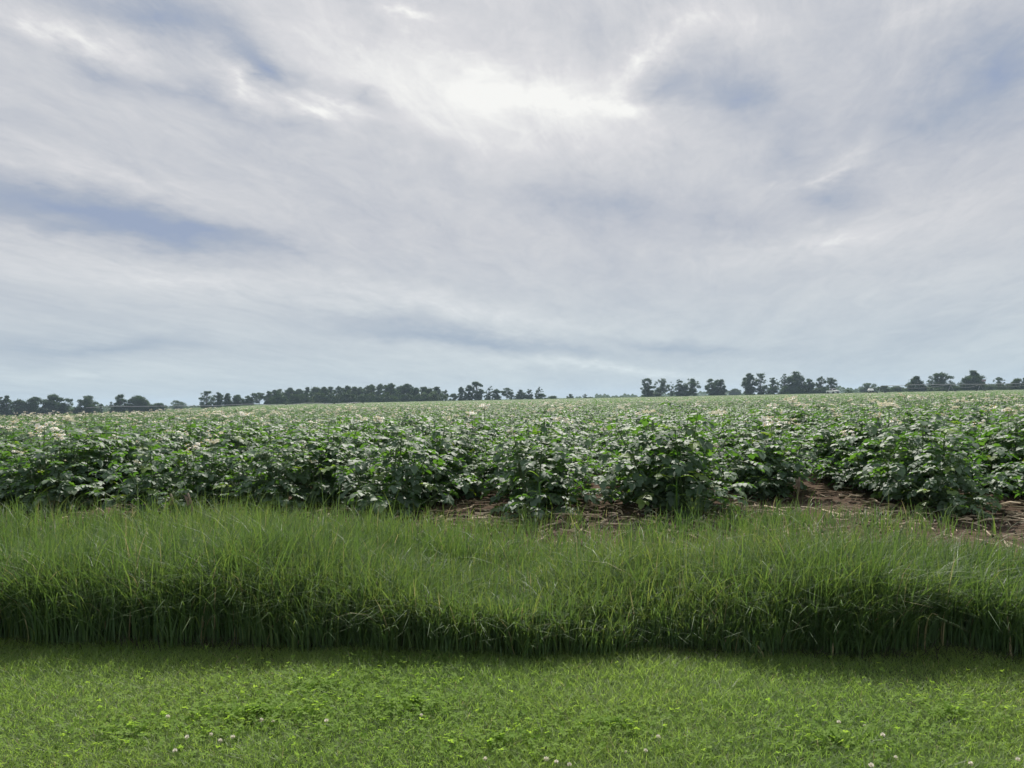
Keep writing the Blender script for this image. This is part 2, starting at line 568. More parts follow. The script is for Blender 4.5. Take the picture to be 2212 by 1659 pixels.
# ------------------------------------------------------------------ potato plants
LV = np.array([(0, 0, 0), (.32, -.40, .06), (.34, 0, -.02), (.32, .40, .06), (.70, -.34, .02), (.72, 0, -.06), (.70, .34, .02), (1, 0, -.16)])
LF = [(0, 2, 1), (0, 3, 2), (1, 2, 5, 4), (2, 3, 6, 5), (4, 5, 7), (5, 6, 7)]


def leaflet(b, p, d, nrm, size, wid, tone):
    sd_ = d.cross(nrm).normalized()
    nn_ = sd_.cross(d).normalized()
    A = np.array([d * size, sd_ * size * wid, nn_ * size])
    b.add(LV @ A + np.array(p), LF, tone)


def potato_plant(seed, nst=8, H=.70, spread=.42, per=10, lscale=1.0):
    r = random.Random(seed)
    fol, stm = MB(), MB()
    tops = []
    for k in range(nst):
        a = 2 * math.pi * (k + r.uniform(-.35, .35)) / nst
        out = spread * (r.uniform(.15, 1.0) if k % 3 else r.uniform(0, .35))
        hh = H * r.uniform(.80, 1.05) * (1 - .26 * (out / spread) ** 2)
        if k % 4 == 1:
            out, hh = spread * r.uniform(.6, .95), H * r.uniform(.30, .55)
        base = Vector((r.uniform(-.06, .06), r.uniform(-.06, .06), -.03))
        tip = Vector((math.cos(a) * out, math.sin(a) * out, hh))
        mid = base.lerp(tip, .5) + Vector((math.cos(a) * out * .12, math.sin(a) * out * .12, hh * .05))
        pts = [base, base.lerp(mid, .5), mid, mid.lerp(tip, .5), tip]
        stm.tube(pts, [.008, .007, .006, .005, .003], 5, False, r.random())
        tops.append(tip)
        la = r.uniform(0, 6.28)
        for q in range(per):
            f = .22 + .78 * (q + .5) / per
            i0 = min(int(f * 4), 3)
            p = pts[i0].lerp(pts[i0 + 1], f * 4 - i0)
            la += 2.4 + r.uniform(-.3, .3)
            # lean the leaf away from the plant's middle
            od = Vector((math.cos(la), math.sin(la), 0)) + Vector((p.x, p.y, 0)) * 1.6
            od = od.normalized() if od.length > .01 else Vector((1, 0, 0))
            L = r.uniform(.17, .26) * (1.05 - .25 * f) * lscale
            elev = r.uniform(.1, .75) * f + r.uniform(-.15, .2)
            drop = r.uniform(.5, 1.25)
            sidev = od.cross(Vector((0, 0, 1)))
            npair = 4
            cur, prev = Vector(p), Vector(p)
            tn = min(max(r.gauss(.45, .2), 0), .85)
            if r.random() < .05: tn = r.uniform(.9, 1.0)
            nseg = npair + 1
            for g in range(nseg):
                ang = elev - drop * (g / nseg) ** 1.3
                d = od * math.cos(ang) + Vector((0, 0, 1)) * math.sin(ang)
                prev = cur
                cur = cur + d * (L / nseg)
                nrm = sidev.cross(d).normalized()
                if nrm.z < 0: nrm = -nrm
                if g == 0: continue
                lt = tn + r.uniform(-.08, .08)
                sz = r.uniform(.058, .082) * (.65 + .35 * g / nseg) * lscale
                if g < nseg - 1 or True:
                    for sg in (-1, 1):
                        dd = (d * r.uniform(.25, .6) + sidev * sg + Vector((0, 0, r.uniform(-.35, .12)))).normalized()
                        nr = (nrm + sidev * sg * r.uniform(-.1, .45) + Vector((r.gauss(0, .22), r.gauss(0, .22), 0))).normalized()
                        leaflet(fol, cur, dd, nr, sz, r.uniform(.8, 1.0), lt)
                if g == nseg - 1:
                    nr = (nrm + Vector((r.gauss(0, .2), r.gauss(0, .2), 0))).normalized()
                    leaflet(fol, cur, (d + Vector((0, 0, -.15))).normalized(), nr, sz * 1.25, .9, lt)
            stm.tube([p, cur], [.003, .0015], 3, False, .8)
    return fol, stm, tops


def flower_cluster(seed):
    r = random.Random(seed)
    b = MB()
    top = Vector((r.uniform(-.03, .03), r.uniform(-.03, .03), .11))
    for k in range(r.randint(5, 9)):
        c = top + Vector((r.gauss(0, .03), r.gauss(0, .03), r.uniform(-.02, .03)))
        ax = Vector((r.gauss(0, .6), r.gauss(0, .6), 1)).normalized()
        e1 = ax.cross(Vector((1, .2, 0))).normalized()
        e2 = ax.cross(e1)
        rad = r.uniform(.018, .024)
        for j in range(5):
            a = j * 1.2566 + r.uniform(-.1, .1)
            d = e1 * math.cos(a) + e2 * math.sin(a)
            s_ = e1 * -math.sin(a) + e2 * math.cos(a)
            b.add([c, c + d * rad * .6 - s_ * rad * .5 + ax * .002, c + d * rad * 1.1 - ax * .003, c + d * rad * .6 + s_ * rad * .5 + ax * .002], [(0, 1, 2, 3)], r.uniform(.2, .85))
        b.tube([c, c + ax * .010], [.004, .001], 5, False, 1.0)
    return b, top


def cluster_stalk(top):
    b = MB()
    b.tube([(0, 0, -.06), top * .5, top], [.003, .0025, .002], 4, False, .6)
    for k in range(5):
        b.tube([top * .75, top + Vector((math.cos(k * 1.26) * .028, math.sin(k * 1.26) * .028, 0))], [.0015, .001], 3, False, .6)
    return b


NP = 8
proto = []
for i in range(NP):
    f_, s_, tops = potato_plant(100 + i, nst=12, H=.70 + .03 * (i % 4), spread=.58 + .04 * (i % 3), per=11)
    proto.append((f_.mesh("foliage", M['potato_leaf'], True), s_.mesh("stem", M['potato_stem'], True), tops))
fproto = []
for i in range(6):
    b, top = flower_cluster(300 + i)
    fproto.append(join_data("flower_cluster", [(b.mesh("blossom", M['petal']), (0, 0, 0), 1), (cluster_stalk(top).mesh("stalk", M['potato_stem']), (0, 0, 0), 1)]))

# rows run away from the road; row ends as in the photograph
row_x0 = at_ground(1150, 1121).dot(ex)
row_sp = (at_ground(1450, 1121) - at_ground(1150, 1121)).dot(ex)
STEP = .40
spots = []          # (distance, s, n, row, place in row)
r_ = random.Random(5)
start = {0: 0.0, 1: -.05, 2: 1.0, 3: -.15, 4: .2, -1: .1, -2: .15, -3: .05, -4: .2, 5: .1, -5: .1}
for row in range(-60, 61):
    s0 = row_x0 + row * row_sp
    n0 = CROP_N + .42 + start.get(row, r_.uniform(0, .3))
    for k in range(0, 170):
        nv = n0 + k * STEP
        p = ex * s0 + en * nv
        if p.y < 1 or abs(p.x) > .70 * p.y + 3.0: continue
        d = math.hypot(p.x, p.y)
        if d > 64: break
        if k > 1 and r_.random() < .03: continue
        spots.append((d, s0 + r_.gauss(0, .10), nv + r_.gauss(0, .09) - (r_.uniform(0, .3) if k == 0 else 0), row, k))
        # plants sprawl into the alleys, most of all on the left
        if k > (0 if row < -1 else 4) and r_.random() < (.34 if row < -1 else .16):
            spots.append((d + .3, s0 + row_sp * r_.uniform(.32, .68), nv + r_.gauss(0, .1), row, 99))
spots.sort()
near, rest = spots[:300], spots[300:]
PG = "potato plants in the near crop rows"
front_label = {
    -1: "bushy potato plant ending the crop row just left of the centre",
    0: "potato plant ending the crop row at the centre, drooping over bare soil on both sides",
    1: "potato plant ending the row between the two straw-strewn soil gaps",
    2: "potato plant ending the set-back row behind the widest patch of bare soil",
    3: "large bushy potato plant ending the row right of the widest soil patch",
    4: "potato plant ending the crop row at the right edge of the view",
    -2: "potato plant ending the row behind tall grass, second row left of the centre",
    -3: "potato plant ending the row behind the two standing dry stalks",
    -4: "potato plant ending the crop row at the left edge of the view",
}
used_front = set()
pr = random.Random(11)
for (d, s, nv, row, k) in near:
    i = pr.randrange(NP)
    fol, stm, tops = proto[i]
    p = SN(s, nv)
    sc = pr.uniform(.98, 1.27)
    if k == 99: sc *= .82
    if k < 2: sc *= pr.uniform(.86, 1.12)
    o = empty("potato_plant", (p.x, p.y, 0), pr.uniform(0, 6.28), sc)
    o.rotation_euler.x, o.rotation_euler.y = pr.gauss(0, .07), pr.gauss(0, .07)
    if k == 0 and row in front_label and row not in used_front:
        used_front.add(row)
        tag(o, front_label[row], "potato plant", PG)
    else:
        tag(o, "leafy dark green potato plant crowded among others in the near crop rows", "potato plant", PG)
    link("foliage", fol, o)
    link("stem", stm, o)
    nfl = pr.choice((0, 0, 0, 0, 0, 1)) if d < 10 else pr.choice((0, 0, 0, 1, 1, 2))
    for t_ in pr.sample(tops, nfl):
        c = link("flower_cluster", fproto[pr.randrange(6)], o, (t_.x, t_.y, t_.z + .03))
        c.rotation_euler = (pr.gauss(0, .15), pr.gauss(0, .15), pr.uniform(0, 6.28))
        c.scale = (1.3,) * 3


# the crop beyond: one object, instanced
def scatter(name, pts, rot, scl, which, meshes, label):
    pm = bpy.data.meshes.new(name)
    pm.vertices.add(len(pts))
    pm.vertices.foreach_set("co", np.asarray(pts, np.float32).ravel())
    a = pm.attributes.new("rot", 'FLOAT', 'POINT'); a.data.foreach_set("value", np.asarray(rot, np.float32))
    a = pm.attributes.new("scl", 'FLOAT', 'POINT'); a.data.foreach_set("value", np.asarray(scl, np.float32))
    a = pm.attributes.new("which", 'INT', 'POINT'); a.data.foreach_set("value", np.asarray(which, np.int32))
    o = link(name, pm)
    tag(o, label, kind="stuff")
    src = bpy.data.collections.new(name + "_sources")
    for i, me in enumerate(meshes):
        src.objects.link(bpy.data.objects.new("%s_%02d" % (name, i), me))
    g = bpy.data.node_groups.new(name, 'GeometryNodeTree')
    g.interface.new_socket("Geometry", in_out='INPUT', socket_type='NodeSocketGeometry')
    g.interface.new_socket("Geometry", in_out='OUTPUT', socket_type='NodeSocketGeometry')
    N = g.nodes.new
    gi, go = N('NodeGroupInput'), N('NodeGroupOutput')
    ci = N('GeometryNodeCollectionInfo')
    ci.inputs['Collection'].default_value = src
    ci.inputs['Separate Children'].default_value = True
    ip = N('GeometryNodeInstanceOnPoints')
    ip.inputs['Pick Instance'].default_value = True

    def attr(nm, ty):
        x = N('GeometryNodeInputNamedAttribute')
        x.data_type = ty
        x.inputs['Name'].default_value = nm
        return x.outputs['Attribute']
    cx = N('ShaderNodeCombineXYZ')
    g.links.new(attr('rot', 'FLOAT'), cx.inputs[2])
    g.links.new(gi.outputs[0], ip.inputs['Points'])
    g.links.new(ci.outputs[0], ip.inputs['Instance'])
    g.links.new(attr('which', 'INT'), ip.inputs['Instance Index'])
    g.links.new(cx.outputs[0], ip.inputs['Rotation'])
    g.links.new(attr('scl', 'FLOAT'), ip.inputs['Scale'])
    g.links.new(ip.outputs[0], go.inputs[0])
    md = o.modifiers.new("scatter", 'NODES')
    md.node_group = g
    return o


jr = random.Random(77)
field_meshes = []
for i in range(NP):
    fol, stm, tops = proto[i]
    for nfl in (0, 1, 3):
        parts = [(fol, (0, 0, 0), 1), (stm, (0, 0, 0), 1)]
        for t_ in jr.sample(tops, nfl):
            parts.append((fproto[jr.randrange(6)], (t_.x, t_.y, t_.z + .03), 1.25))
        field_meshes.append(join_data("field_plant", parts))
pts, rot, scl, wh = [], [], [], []
for (d, s, nv, row, k) in rest:
    p = SN(s, nv)
    bl = float(lumps(np.float64(p.x), np.float64(p.y), .35, 61))
    pts.append((p.x, p.y, tz(p.x, p.y)))
    rot.append(jr.uniform(0, 6.28)); scl.append(jr.uniform(.86, 1.12) * (1 + .05 * bl))
    q = jr.random() + .18 * bl + (.1 if p.x < -2 else 0)
    wh.append(jr.randrange(NP) * 3 + (2 if q > .96 else 1 if q > .62 else 0))
scatter("potato_field", pts, rot, scl, wh, field_meshes, "flowering potato crop stretching back from the near rows")
print("field plants", len(pts))


# farther still: patches of canopy
def canopy_patch(seed, size=3.2, nleaf=900):
    r = np.random.default_rng(seed)
    b = MB()
    for k in range(nleaf):
        x, y = r.uniform(-size / 2, size / 2, 2)
        ridge = .5 + .5 * math.cos(x / row_sp * 2 * math.pi)
        z = .70 + .10 * ridge - .12 + r.normal(0, .05) - abs(r.normal(0, .12))
        a = r.uniform(0, 6.28)
        d = Vector((math.cos(a), math.sin(a), r.normal(-.2, .35))).normalized()
        nr = Vector((r.normal(0, .35), r.normal(0, .35), 1)).normalized()
        leaflet(b, (x, y, z), d, nr, r.uniform(.11, .17), .85, float(np.clip(r.normal(.5, .22), 0, .95)))
    me1 = b.mesh("patch_leaves", M['potato_leaf'], True)
    fb = MB()
    for k in range(int(r.integers(1, 4))):
        x, y = r.uniform(-size / 2, size / 2, 2)
        for j in range(6):
            c = Vector((x + r.normal(0, .04), y + r.normal(0, .04), .84 + r.normal(0, .02)))
            e1 = Vector((r.normal(), r.normal(), r.normal(0, .4))).normalized()
            e2 = e1.cross(Vector((r.normal(), r.normal(), 1))).normalized()
            fb.add([c - e1 * .02, c - e2 * .02, c + e1 * .02, c + e2 * .02], [(0, 1, 2, 3)], .6)
    me2 = fb.mesh("patch_flowers", M['petal'])
    return join_data("canopy_patch", [(me1, (0, 0, 0), 1), (me2, (0, 0, 0), 1)])


patches = [canopy_patch(500 + i) for i in range(6)]
pts, rot, scl, wh = [], [], [], []
SZ = 2.9
for i in range(-75, 76):
    for k in range(0, 90):
        s, nv = row_x0 + (i + .5) * SZ, 60 + k * SZ
        p = ex * s + en * nv
        d = math.hypot(p.x, p.y)
        if d < 63 or d > 300 or abs(p.x) > .70 * p.y + 8: continue
        pts.append((p.x, p.y, tz(p.x, p.y) - .03)); rot.append(-YAW + jr.choice((0, math.pi)) + jr.gauss(0, .03)); scl.append(1.0); wh.append(jr.randrange(6))
scatter("distant_potato_crop", pts, rot, scl, wh, patches, "pale distant part of the potato crop")
print("patches", len(pts))

# the farthest crop, a closed leafy surface
rad2 = np.geomspace(285, 560, 60)
ang2 = np.radians(np.linspace(-42, 42, 260))
RR, AA = np.meshgrid(rad2, ang2, indexing='ij')
X, Y = RR * np.sin(AA), RR * np.cos(AA)
Z = terrain(X, Y) + .62 + .10 * rng.normal(size=X.shape)
Z[0] -= .9; Z[-1] -= .9
idx = np.arange(X.size).reshape(X.shape)
q = np.stack([idx[:-1, :-1], idx[1:, :-1], idx[1:, 1:], idx[:-1, 1:]], 2).reshape(-1, 4)[:, ::-1]
me = make_mesh("far_crop", np.stack([X, Y, Z], 2).reshape(-1, 3), np.full(len(q), 4), q.ravel(), M['far_crop'], None, True)
tag(link("far_crop", me), "farthest strip of crop before the trees", kind="stuff")


# ------------------------------------------------------------------ straw, dry stalks, volunteer corn, grass tufts
sb = MB()
sr = random.Random(21)
for k in range(2000):
    s = sr.uniform(-7, 7)
    gap = ((s - row_x0) / row_sp) % 1.0
    if k % 2 and not (.28 < gap < .72): continue
    nv = CROP_N + sr.uniform(-2.2, .5) + (sr.uniform(0, 2.0) if .3 < gap < .7 else 0)
    p = SN(s, nv, .02 + sr.uniform(0, .03))
    L = sr.uniform(.05, .24)
    a = sr.uniform(0, 3.14)
    d = Vector((math.cos(a), math.sin(a), sr.gauss(0, .12))) * L * .5
    bend = Vector((0, 0, sr.uniform(-.01, .02)))
    w = sr.uniform(.003, .010)
    sb.tube([p - d, p + bend, p + d], [w, w, w * .7], 4, False)
tag(sb.build("straw_litter", M['straw']), "dry straw litter strewn over the bare soil", kind="stuff")


cb = MB()
OCT = np.array([(1, 0, 0), (0, 1, 0), (-1, 0, 0), (0, -1, 0), (0, 0, 1), (0, 0, -1)], float)
for k in range(2600):
    s = sr.uniform(-7.5, 7.5)
    p = SN(s, CROP_N + sr.gauss(-.3, .9), .0)
    sz = sr.uniform(.006, .022) if sr.random() < .85 else sr.uniform(.02, .045)
    a = sr.uniform(0, 3.14)
    rot_ = np.array([(math.cos(a), math.sin(a), 0), (-math.sin(a), math.cos(a), 0), (0, 0, .7)])
    cb.add((OCT * np.array([[sr.uniform(.7, 1.3)] for _ in range(6)])) @ rot_ * sz + np.array((p.x, p.y, sz * .25 + .01)),
           [(0, 1, 4), (1, 2, 4), (2, 3, 4), (3, 0, 4), (1, 0, 5), (2, 1, 5), (3, 2, 5), (0, 3, 5)])
tag(cb.build("soil_clods", M['soil'], smooth_shade=True), "crumbled clods of bare soil at the ends of the rows", kind="stuff")


def stalk(px, py, px2, py2, rad, label, lying=False, nv=None):
    """A dry stalk from its foot (px, py on the ground) to its tip."""
    foot = at_ground(px, py)
    if lying:
        tip = at_ground(px2, py2, .05)
        foot.z = .03
    else:
        d = ray(px2, py2)
        t = foot.y / d.y
        tip = Vector((d.x * t, d.y * t - .04, EYE + d.z * t))
        foot = foot - Vector((0, 0, .03))
    o = empty("dry_stalk", foot)
    tag(o, label, "dry stalk", "dry corn stalks at the crop edge")
    b = MB()
    v = tip - foot
    sd_ = v.cross(Vector((0, 1, 0))).normalized()
    b.tube([Vector((0, 0, 0)), v * .33 + sd_ * .004, v * .36 + sd_ * .004, v * .66 - sd_ * .003, v * .69 - sd_ * .003, v], [rad, rad * .9, rad * 1.15, rad * .85, rad * 1.1, rad * .75], 7)
    b.build("stem", M['straw' if lying else 'shaded_stalk'], o, smooth_shade=True)
    h = MB()
    side = sd_ * rad * 1.1
    for k in range(3):
        q0 = v * (.68 + .1 * k)
        h.add([q0 - side * .8, q0 + side * .8, q0 + side * (2 + k) + v * .12 - Vector((0, .01, 0)), q0 + side * (3.5 - k) + v * .02 - Vector((0, 0, .03))], [(0, 1, 2, 3)])
    h.build("husk", M['straw' if lying else 'shaded_stalk'], o)
    return o


stalk(392, 1125, 372, 1066, .013, "leaning dry stalk at the field edge, first of three behind the tall grass")
stalk(425, 1128, 409, 1064, .012, "pale broken dry stalk in the middle of three behind the tall grass")
stalk(442, 1128, 434, 1094, .012, "shortest dry stalk of the three behind the tall grass")
stalk(1722, 1084, 1724, 1030, .014, "upright brown stalk with frayed tip standing in the widest soil gap")
stalk(1652, 1099, 1712, 1108, .011, "long pale stalk lying across the widest patch of bare soil", True)
stalk(1668, 1132, 1690, 1110, .014, "thick pale stalk lying aslant in front of the widest soil gap", True)
stalk(1610, 1102, 1640, 1092, .012, "short bent pale stalk lying beside the grass tuft", True)
stalk(1775, 1107, 1830, 1116, .009, "thin straw stalk lying near the upright brown stalk", True)
stalk(1880, 1140, 1925, 1130, .009, "pale stalk lying in the grass right of the widest soil patch", True)
stalk(1015, 1127, 1060, 1118, .010, "pale stalk lying at the edge of the soil gap left of centre", True)
stalk(1210, 1118, 1275, 1112, .010, "dry stalk lying across the central soil gap", True)


def arc_leaf(b, p, d, L, w, rise, fall, tone):
    """A long strap leaf that rises then bends over."""
    d = Vector(d).normalized()
    sd_ = Vector((-d.y, d.x, 0)).normalized()
    vs_, fs_ = [], []
    n_ = 8
    for i in range(n_ + 1):
        s_ = i / n_
        c = Vector(p) + d * L * (s_ - .25 * s_ ** 3) + Vector((0, 0, rise * s_ - fall * s_ ** 2.4))
        ww = w * (min(1, .4 + 2.5 * s_) * (1 - s_ ** 2.5) + .03)
        vs_ += [c - sd_ * ww + Vector((0, 0, ww * .4)), c, c + sd_ * ww + Vector((0, 0, ww * .4))]
    for i in range(n_):
        a = i * 3
        fs_ += [(a, a + 1, a + 4, a + 3), (a + 1, a + 2, a + 5, a + 4)]
    b.add([tuple(v) for v in vs_], fs_, tone)


def corn(px, py, top, label, seed, n_leaf=4, spread=1.0, w=.018):
    r = random.Random(seed)
    foot = at_ground(px, py)
    o = empty("corn_plant", foot)
    tag(o, label, "corn plant", "volunteer corn plants at the crop edge")
    b = MB()
    b.tube([(0, 0, -.03), (.005, 0, top * .55), (.01, 0, top * .8)], [.011, .009, .006], 6, True, .3)
    b.build("stem", M['corn_leaf'], o, smooth_shade=True)
    for k in range(n_leaf):
        l = MB()
        a = r.uniform(-.6, .6) + (math.pi if k % 2 else 0) + r.gauss(0, .3)
        z = top * (.4 + .5 * k / max(1, n_leaf - 1))
        arc_leaf(l, (.006, 0, z), (math.cos(a), math.sin(a) - .2, 0), r.uniform(.22, .34) * spread, w * r.uniform(.8, 1.2), r.uniform(.1, .22), r.uniform(.12, .32), r.random())
        l.build("leaf", M['corn_leaf'], o, smooth_shade=True)


corn(468, 1052, .98, "bright green corn leaf rising above the crop at the left", 1, 3, .7, .025)
corn(1165, 1126, .50, "small corn plant with pale leaves hanging before the central row", 2, 4, .8)
corn(1462, 1122, .56, "corn plant with two pale leaves hanging over the row between the soil gaps", 4, 4, .9)
corn(1320, 1095, .22, "low weedy corn seedling in the straw of the central soil gap", 5, 5, .5)
corn(1835, 1030, .78, "corn plant with broad leaves on the crop right of the widest soil patch", 6, 3, .7, .02)
corn(1010, 1055, .80, "corn plant with bright leaves standing in the row left of the centre", 7, 3, .7, .02)


def tuft(px, py, label, seed, nb=26, H=.34, w=.007, matn='tall_grass'):
    r = np.random.default_rng(seed)
    p = at_ground(px, py)
    pos = np.stack([r.normal(0, .07, nb), r.normal(0, .04, nb), np.full(nb, -.02)], 1)
    hh = H * r.uniform(.5, 1.1, nb)
    az = r.uniform(0, 6.28, nb)
    me = blade_mesh("blades", pos, hh, w * r.uniform(.7, 1.3, nb), az, np.abs(r.normal(.45, .3, nb)), np.clip(r.normal(.3, .2, nb), 0, .8), np.clip(r.normal(.55, .2, nb), 0, .93), M[matn], 6)
    o = link("grass_tuft", me, None, p)
    tag(o, label, "grass tuft", "grass tufts at the crop edge")


tuft(1500, 1128, "big spiky tuft of broad grass at the foot of the row between soil gaps", 1, 60, .42, .010)
tuft(1580, 1130, "spiky grass tuft just right of the big one before the bare soil", 2, 34, .34, .009)
tuft(1430, 1140, "low grass tuft just left of the big spiky tuft", 3, 30, .26, .008)
tuft(800, 1135, "grass tuft with long blades before the row left of the centre", 4, 36, .40, .008)
tuft(1260, 1150, "sparse tuft of bent grass at the mouth of the central soil gap", 5, 22, .22, .007)
tuft(1890, 1150, "grass tuft at the foot of the large bushy row on the right", 6, 30, .26, .008)
tuft(2140, 1160, "thin yellowing grass tuft before the bare soil at the far right", 7, 20, .30, .007)
tuft(330, 1135, "tall grass tuft standing before the dark row beside the dry stalks", 8, 40, .42, .008)
tuft(1040, 1150, "grass tuft at the left side of the soil gap left of the centre", 9, 26, .24, .007)


# ------------------------------------------------------------------ trees
def tree_meshes(w, h, kind, seed, mat):
    """Tapered trunk with limbs, and a crown of clumps of leaf faces filling a w x h outline."""
    r = np.random.default_rng(seed)
    tk, cr = MB(), MB()
    clear = {'round': .02, 'open': .24, 'column': .0, 'cone': .0, 'bush': .0, 'wisp': .08, 'wood': .0, 'lean': .06}[kind]
    ncl = {'round': 62, 'open': 46, 'column': 58, 'cone': 60, 'bush': 40, 'wisp': 30, 'wood': 62, 'lean': 44}[kind]
    ncl = int(ncl * min(1.4, max(.5, (w * h / 90) ** .4)))
    lean = {'lean': .22}.get(kind, r.normal(0, .03))
    clumps = []
    for k in range(ncl * 4):
        if len(clumps) >= ncl: break
        f = r.beta(1.35, 1.45)
        if kind == 'cone': prof = (1 - f) ** .8 * .95 + .07
        elif kind == 'column': prof = (1 - abs(f - .5) ** 2.5 * 3.0) * .9 + .1
        elif kind == 'open': prof = max(.25, math.sin(math.pi * (f * .72 + .2))) ** .8
        elif kind == 'bush': prof = math.sqrt(max(.05, 1 - f ** 2.2))
        elif kind == 'wisp': prof = .35 + .65 * math.sin(math.pi * (f * .9 + .08))
        else: prof = max(.02, 1 - (max(0, f - .3) / .7) ** 2.2) ** .7 * (.78 + .22 * min(1, f / .3))
        a = r.uniform(0, 6.28)
        rr = math.sqrt(r.uniform(.02, 1)) * prof
        cr_ = w * r.uniform(.075, .155) * (.85 if kind in ('open', 'wisp', 'lean') else 1)
        cr_ = min(cr_, w * prof * .42 + .25)
        z = h * (clear + (1 - clear) * f)
        z = min(z, h - cr_ * .75)
        rad = max(0, w * .54 * rr - cr_ * .45)
        clumps.append((math.cos(a) * rad + lean * z, math.sin(a) * rad, z, cr_))
    if kind not in ('open', 'bush'):
        for k in range(int(ncl * .45)):
            a, f = r.uniform(0, 6.28), r.uniform(0, .38)
            c_ = w * r.uniform(.08, .14)
            clumps.append((math.cos(a) * w * .36 * math.sqrt(r.uniform(0, 1)), math.sin(a) * w * .3, h * f, c_))
    # one clump fixes the top, two the sides
    clumps.append((lean * h + r.normal(0, w * .06), 0, h - w * .06, w * .085))
    V, T = [], []
    for (x, y, z, c) in clumps:
        nl = int(np.clip(120 * c * c, 40, 420) * (.7 if kind in ('open', 'wisp') else 1.0))
        ph = r.uniform(0, 6.283, nl)
        ct_ = r.uniform(-1, 1, nl)
        st_ = np.sqrt(1 - ct_ ** 2)
        rad = c * (r.uniform(.15, 1, nl) ** .45) * np.where(r.uniform(0, 1, nl) < .14, r.uniform(1.15, 1.7, nl), 1) * (1 + .25 * np.sin(ph * 3 + z) * st_)
        q = np.stack([x + rad * st_ * np.cos(ph), y + rad * st_ * np.sin(ph), z + rad * ct_ * .78], 1)
        d1 = r.normal(size=(nl, 3)); d1 /= np.linalg.norm(d1, axis=1)[:, None]
        d2 = np.cross(d1, r.normal(size=(nl, 3))); d2 /= np.linalg.norm(d2, axis=1)[:, None]
        sz = r.uniform(.16, .36, nl)[:, None]
        V.append(np.stack([q - d1 * sz, q - d2 * sz * .6, q + d1 * sz, q + d2 * sz * .6], 1))
        T.append(np.clip(np.repeat(r.normal(.5, .12) + r.normal(0, .16, nl), 4), 0, 1))
        # limb
        if z > h * .18 and kind != 'bush':
            zb = max(h * .08, z * r.uniform(.45, .7))
            b0 = Vector((lean * zb, 0, zb))
            tk.tube([b0, b0.lerp(Vector((x, y, z)), .55) + Vector((0, 0, -.05 * h * .3)), (x, y, z)], [.008 * h, .005 * h, .002 * h], 5, False)
    V = np.concatenate(V).reshape(-1, 3)
    V[:, 2] *= h / np.percentile(V[:, 2], 99.7)
    if kind not in ('lean',):
        V[:, 0] *= min(1.35, max(.8, w * .5 / np.percentile(np.abs(V[:, 0] - lean * V[:, 2]), 98)))
    ok = V[:, 2].reshape(-1, 4).min(1) > 0.02
    V = V.reshape(-1, 4, 3)[ok].reshape(-1, 3)
    T = np.concatenate(T).reshape(-1, 4)[ok].ravel()
    Q = np.arange(len(V))
    crown = make_mesh("crown", V, np.full(len(V) // 4, 4), Q, mat, T)
    rb = .018 * h
    tk.tube([(0, 0, -.3), (lean * h * .1, 0, h * .1), (lean * h * .45, .02 * h, h * .45), (lean * h * .8, 0, h * .8)], [rb * 1.25, rb, rb * .7, rb * .2], 8, False)
    return tk.mesh("trunk", M['bark'], True), crown


def tree(px, top, wpx, kind, label, dist=550, name="tree", group=None, base=None, mat='crown', cat="tree"):
    p = at_dist(px, top, dist)
    z = tz(p.x, p.y) if base is None else at_dist(px, base, dist).z
    h = p.z - z
    w = wpx / F * dist * (.9 if kind == 'round' else 1)
    tree.n += 1
    tk, cr = tree_meshes(w, h, kind, 900 + tree.n * 7, M[mat])
    o = empty(name, (p.x, p.y, z), random.uniform(-.3, .3))
    tag(o, label, cat, group)
    link("trunk", tk, o)
    link("crown", cr, o)


tree.n = 0
GL = "trees standing apart at the left of the horizon"
GR = "trees standing apart at the right of the horizon"
GM = "trees at the end of the wood"
tree(2, 858, 20, 'round', "dark tree cut by the left edge of the view", group=GL)
tree(14, 855, 26, 'round', "dark rounded tree nearest the left edge, touching one cut off by it", group=GL)
tree(42, 864, 32, 'round', "low dome-shaped tree second from the left edge", group=GL)
tree(76, 858, 36, 'round', "broad dark tree between the low dome and the tallest left tree", group=GL)
tree(115, 853, 41, 'round', "widest dark tree of the left tree row, lobed crown", group=GL)
tree(147, 861, 34, 'wisp', "thin gappy tree between the two broadest of the left row", group=GL)
tree(187, 856, 42, 'round', "broad gappy tree ending the left tree row", group=GL)
tree(219, 872, 10, 'bush', "tiny bush in the gap after the left tree row", group=GL, name="bush", cat="bush")
tree(254, 853, 34, 'lean', "lone dark tree leaning to the right with a lower left branch", group=GL)
tree(298, 856, 44, 'round', "lone wide tree with ragged open crown after the leaning one", group=GL)
tree(340, 871, 38, 'bush', "low dark thicket between the ragged tree and the pale one", group=GL, name="bush", cat="bush")
tree(385, 865, 28, 'wisp', "pale hazy tree alone before the wood begins", 800, group=GL, mat='pale_crown')
tree(445, 845, 32, 'wisp', "wispy tree with feathery top at the left end of the wood", group=GM)
tree(470, 848, 24, 'round', "dark pointed tree next to the feathery one", group=GM)
tree(492, 850, 22, 'round', "narrow dark tree, third from the wood's left end", group=GM)
tree(513, 853, 27, 'round', "dense round dark tree before the dip in the wood's left end", group=GM)
tree(536, 855, 23, 'round', "small tree in the dip of the wood's left end", group=GM)
tree(560, 848, 30, 'open', "tree with sky showing through where the wood rises", group=GM)
tree(578, 845, 18, 'round', "slim tree joining the gappy tree to the dense wood", group=GM)
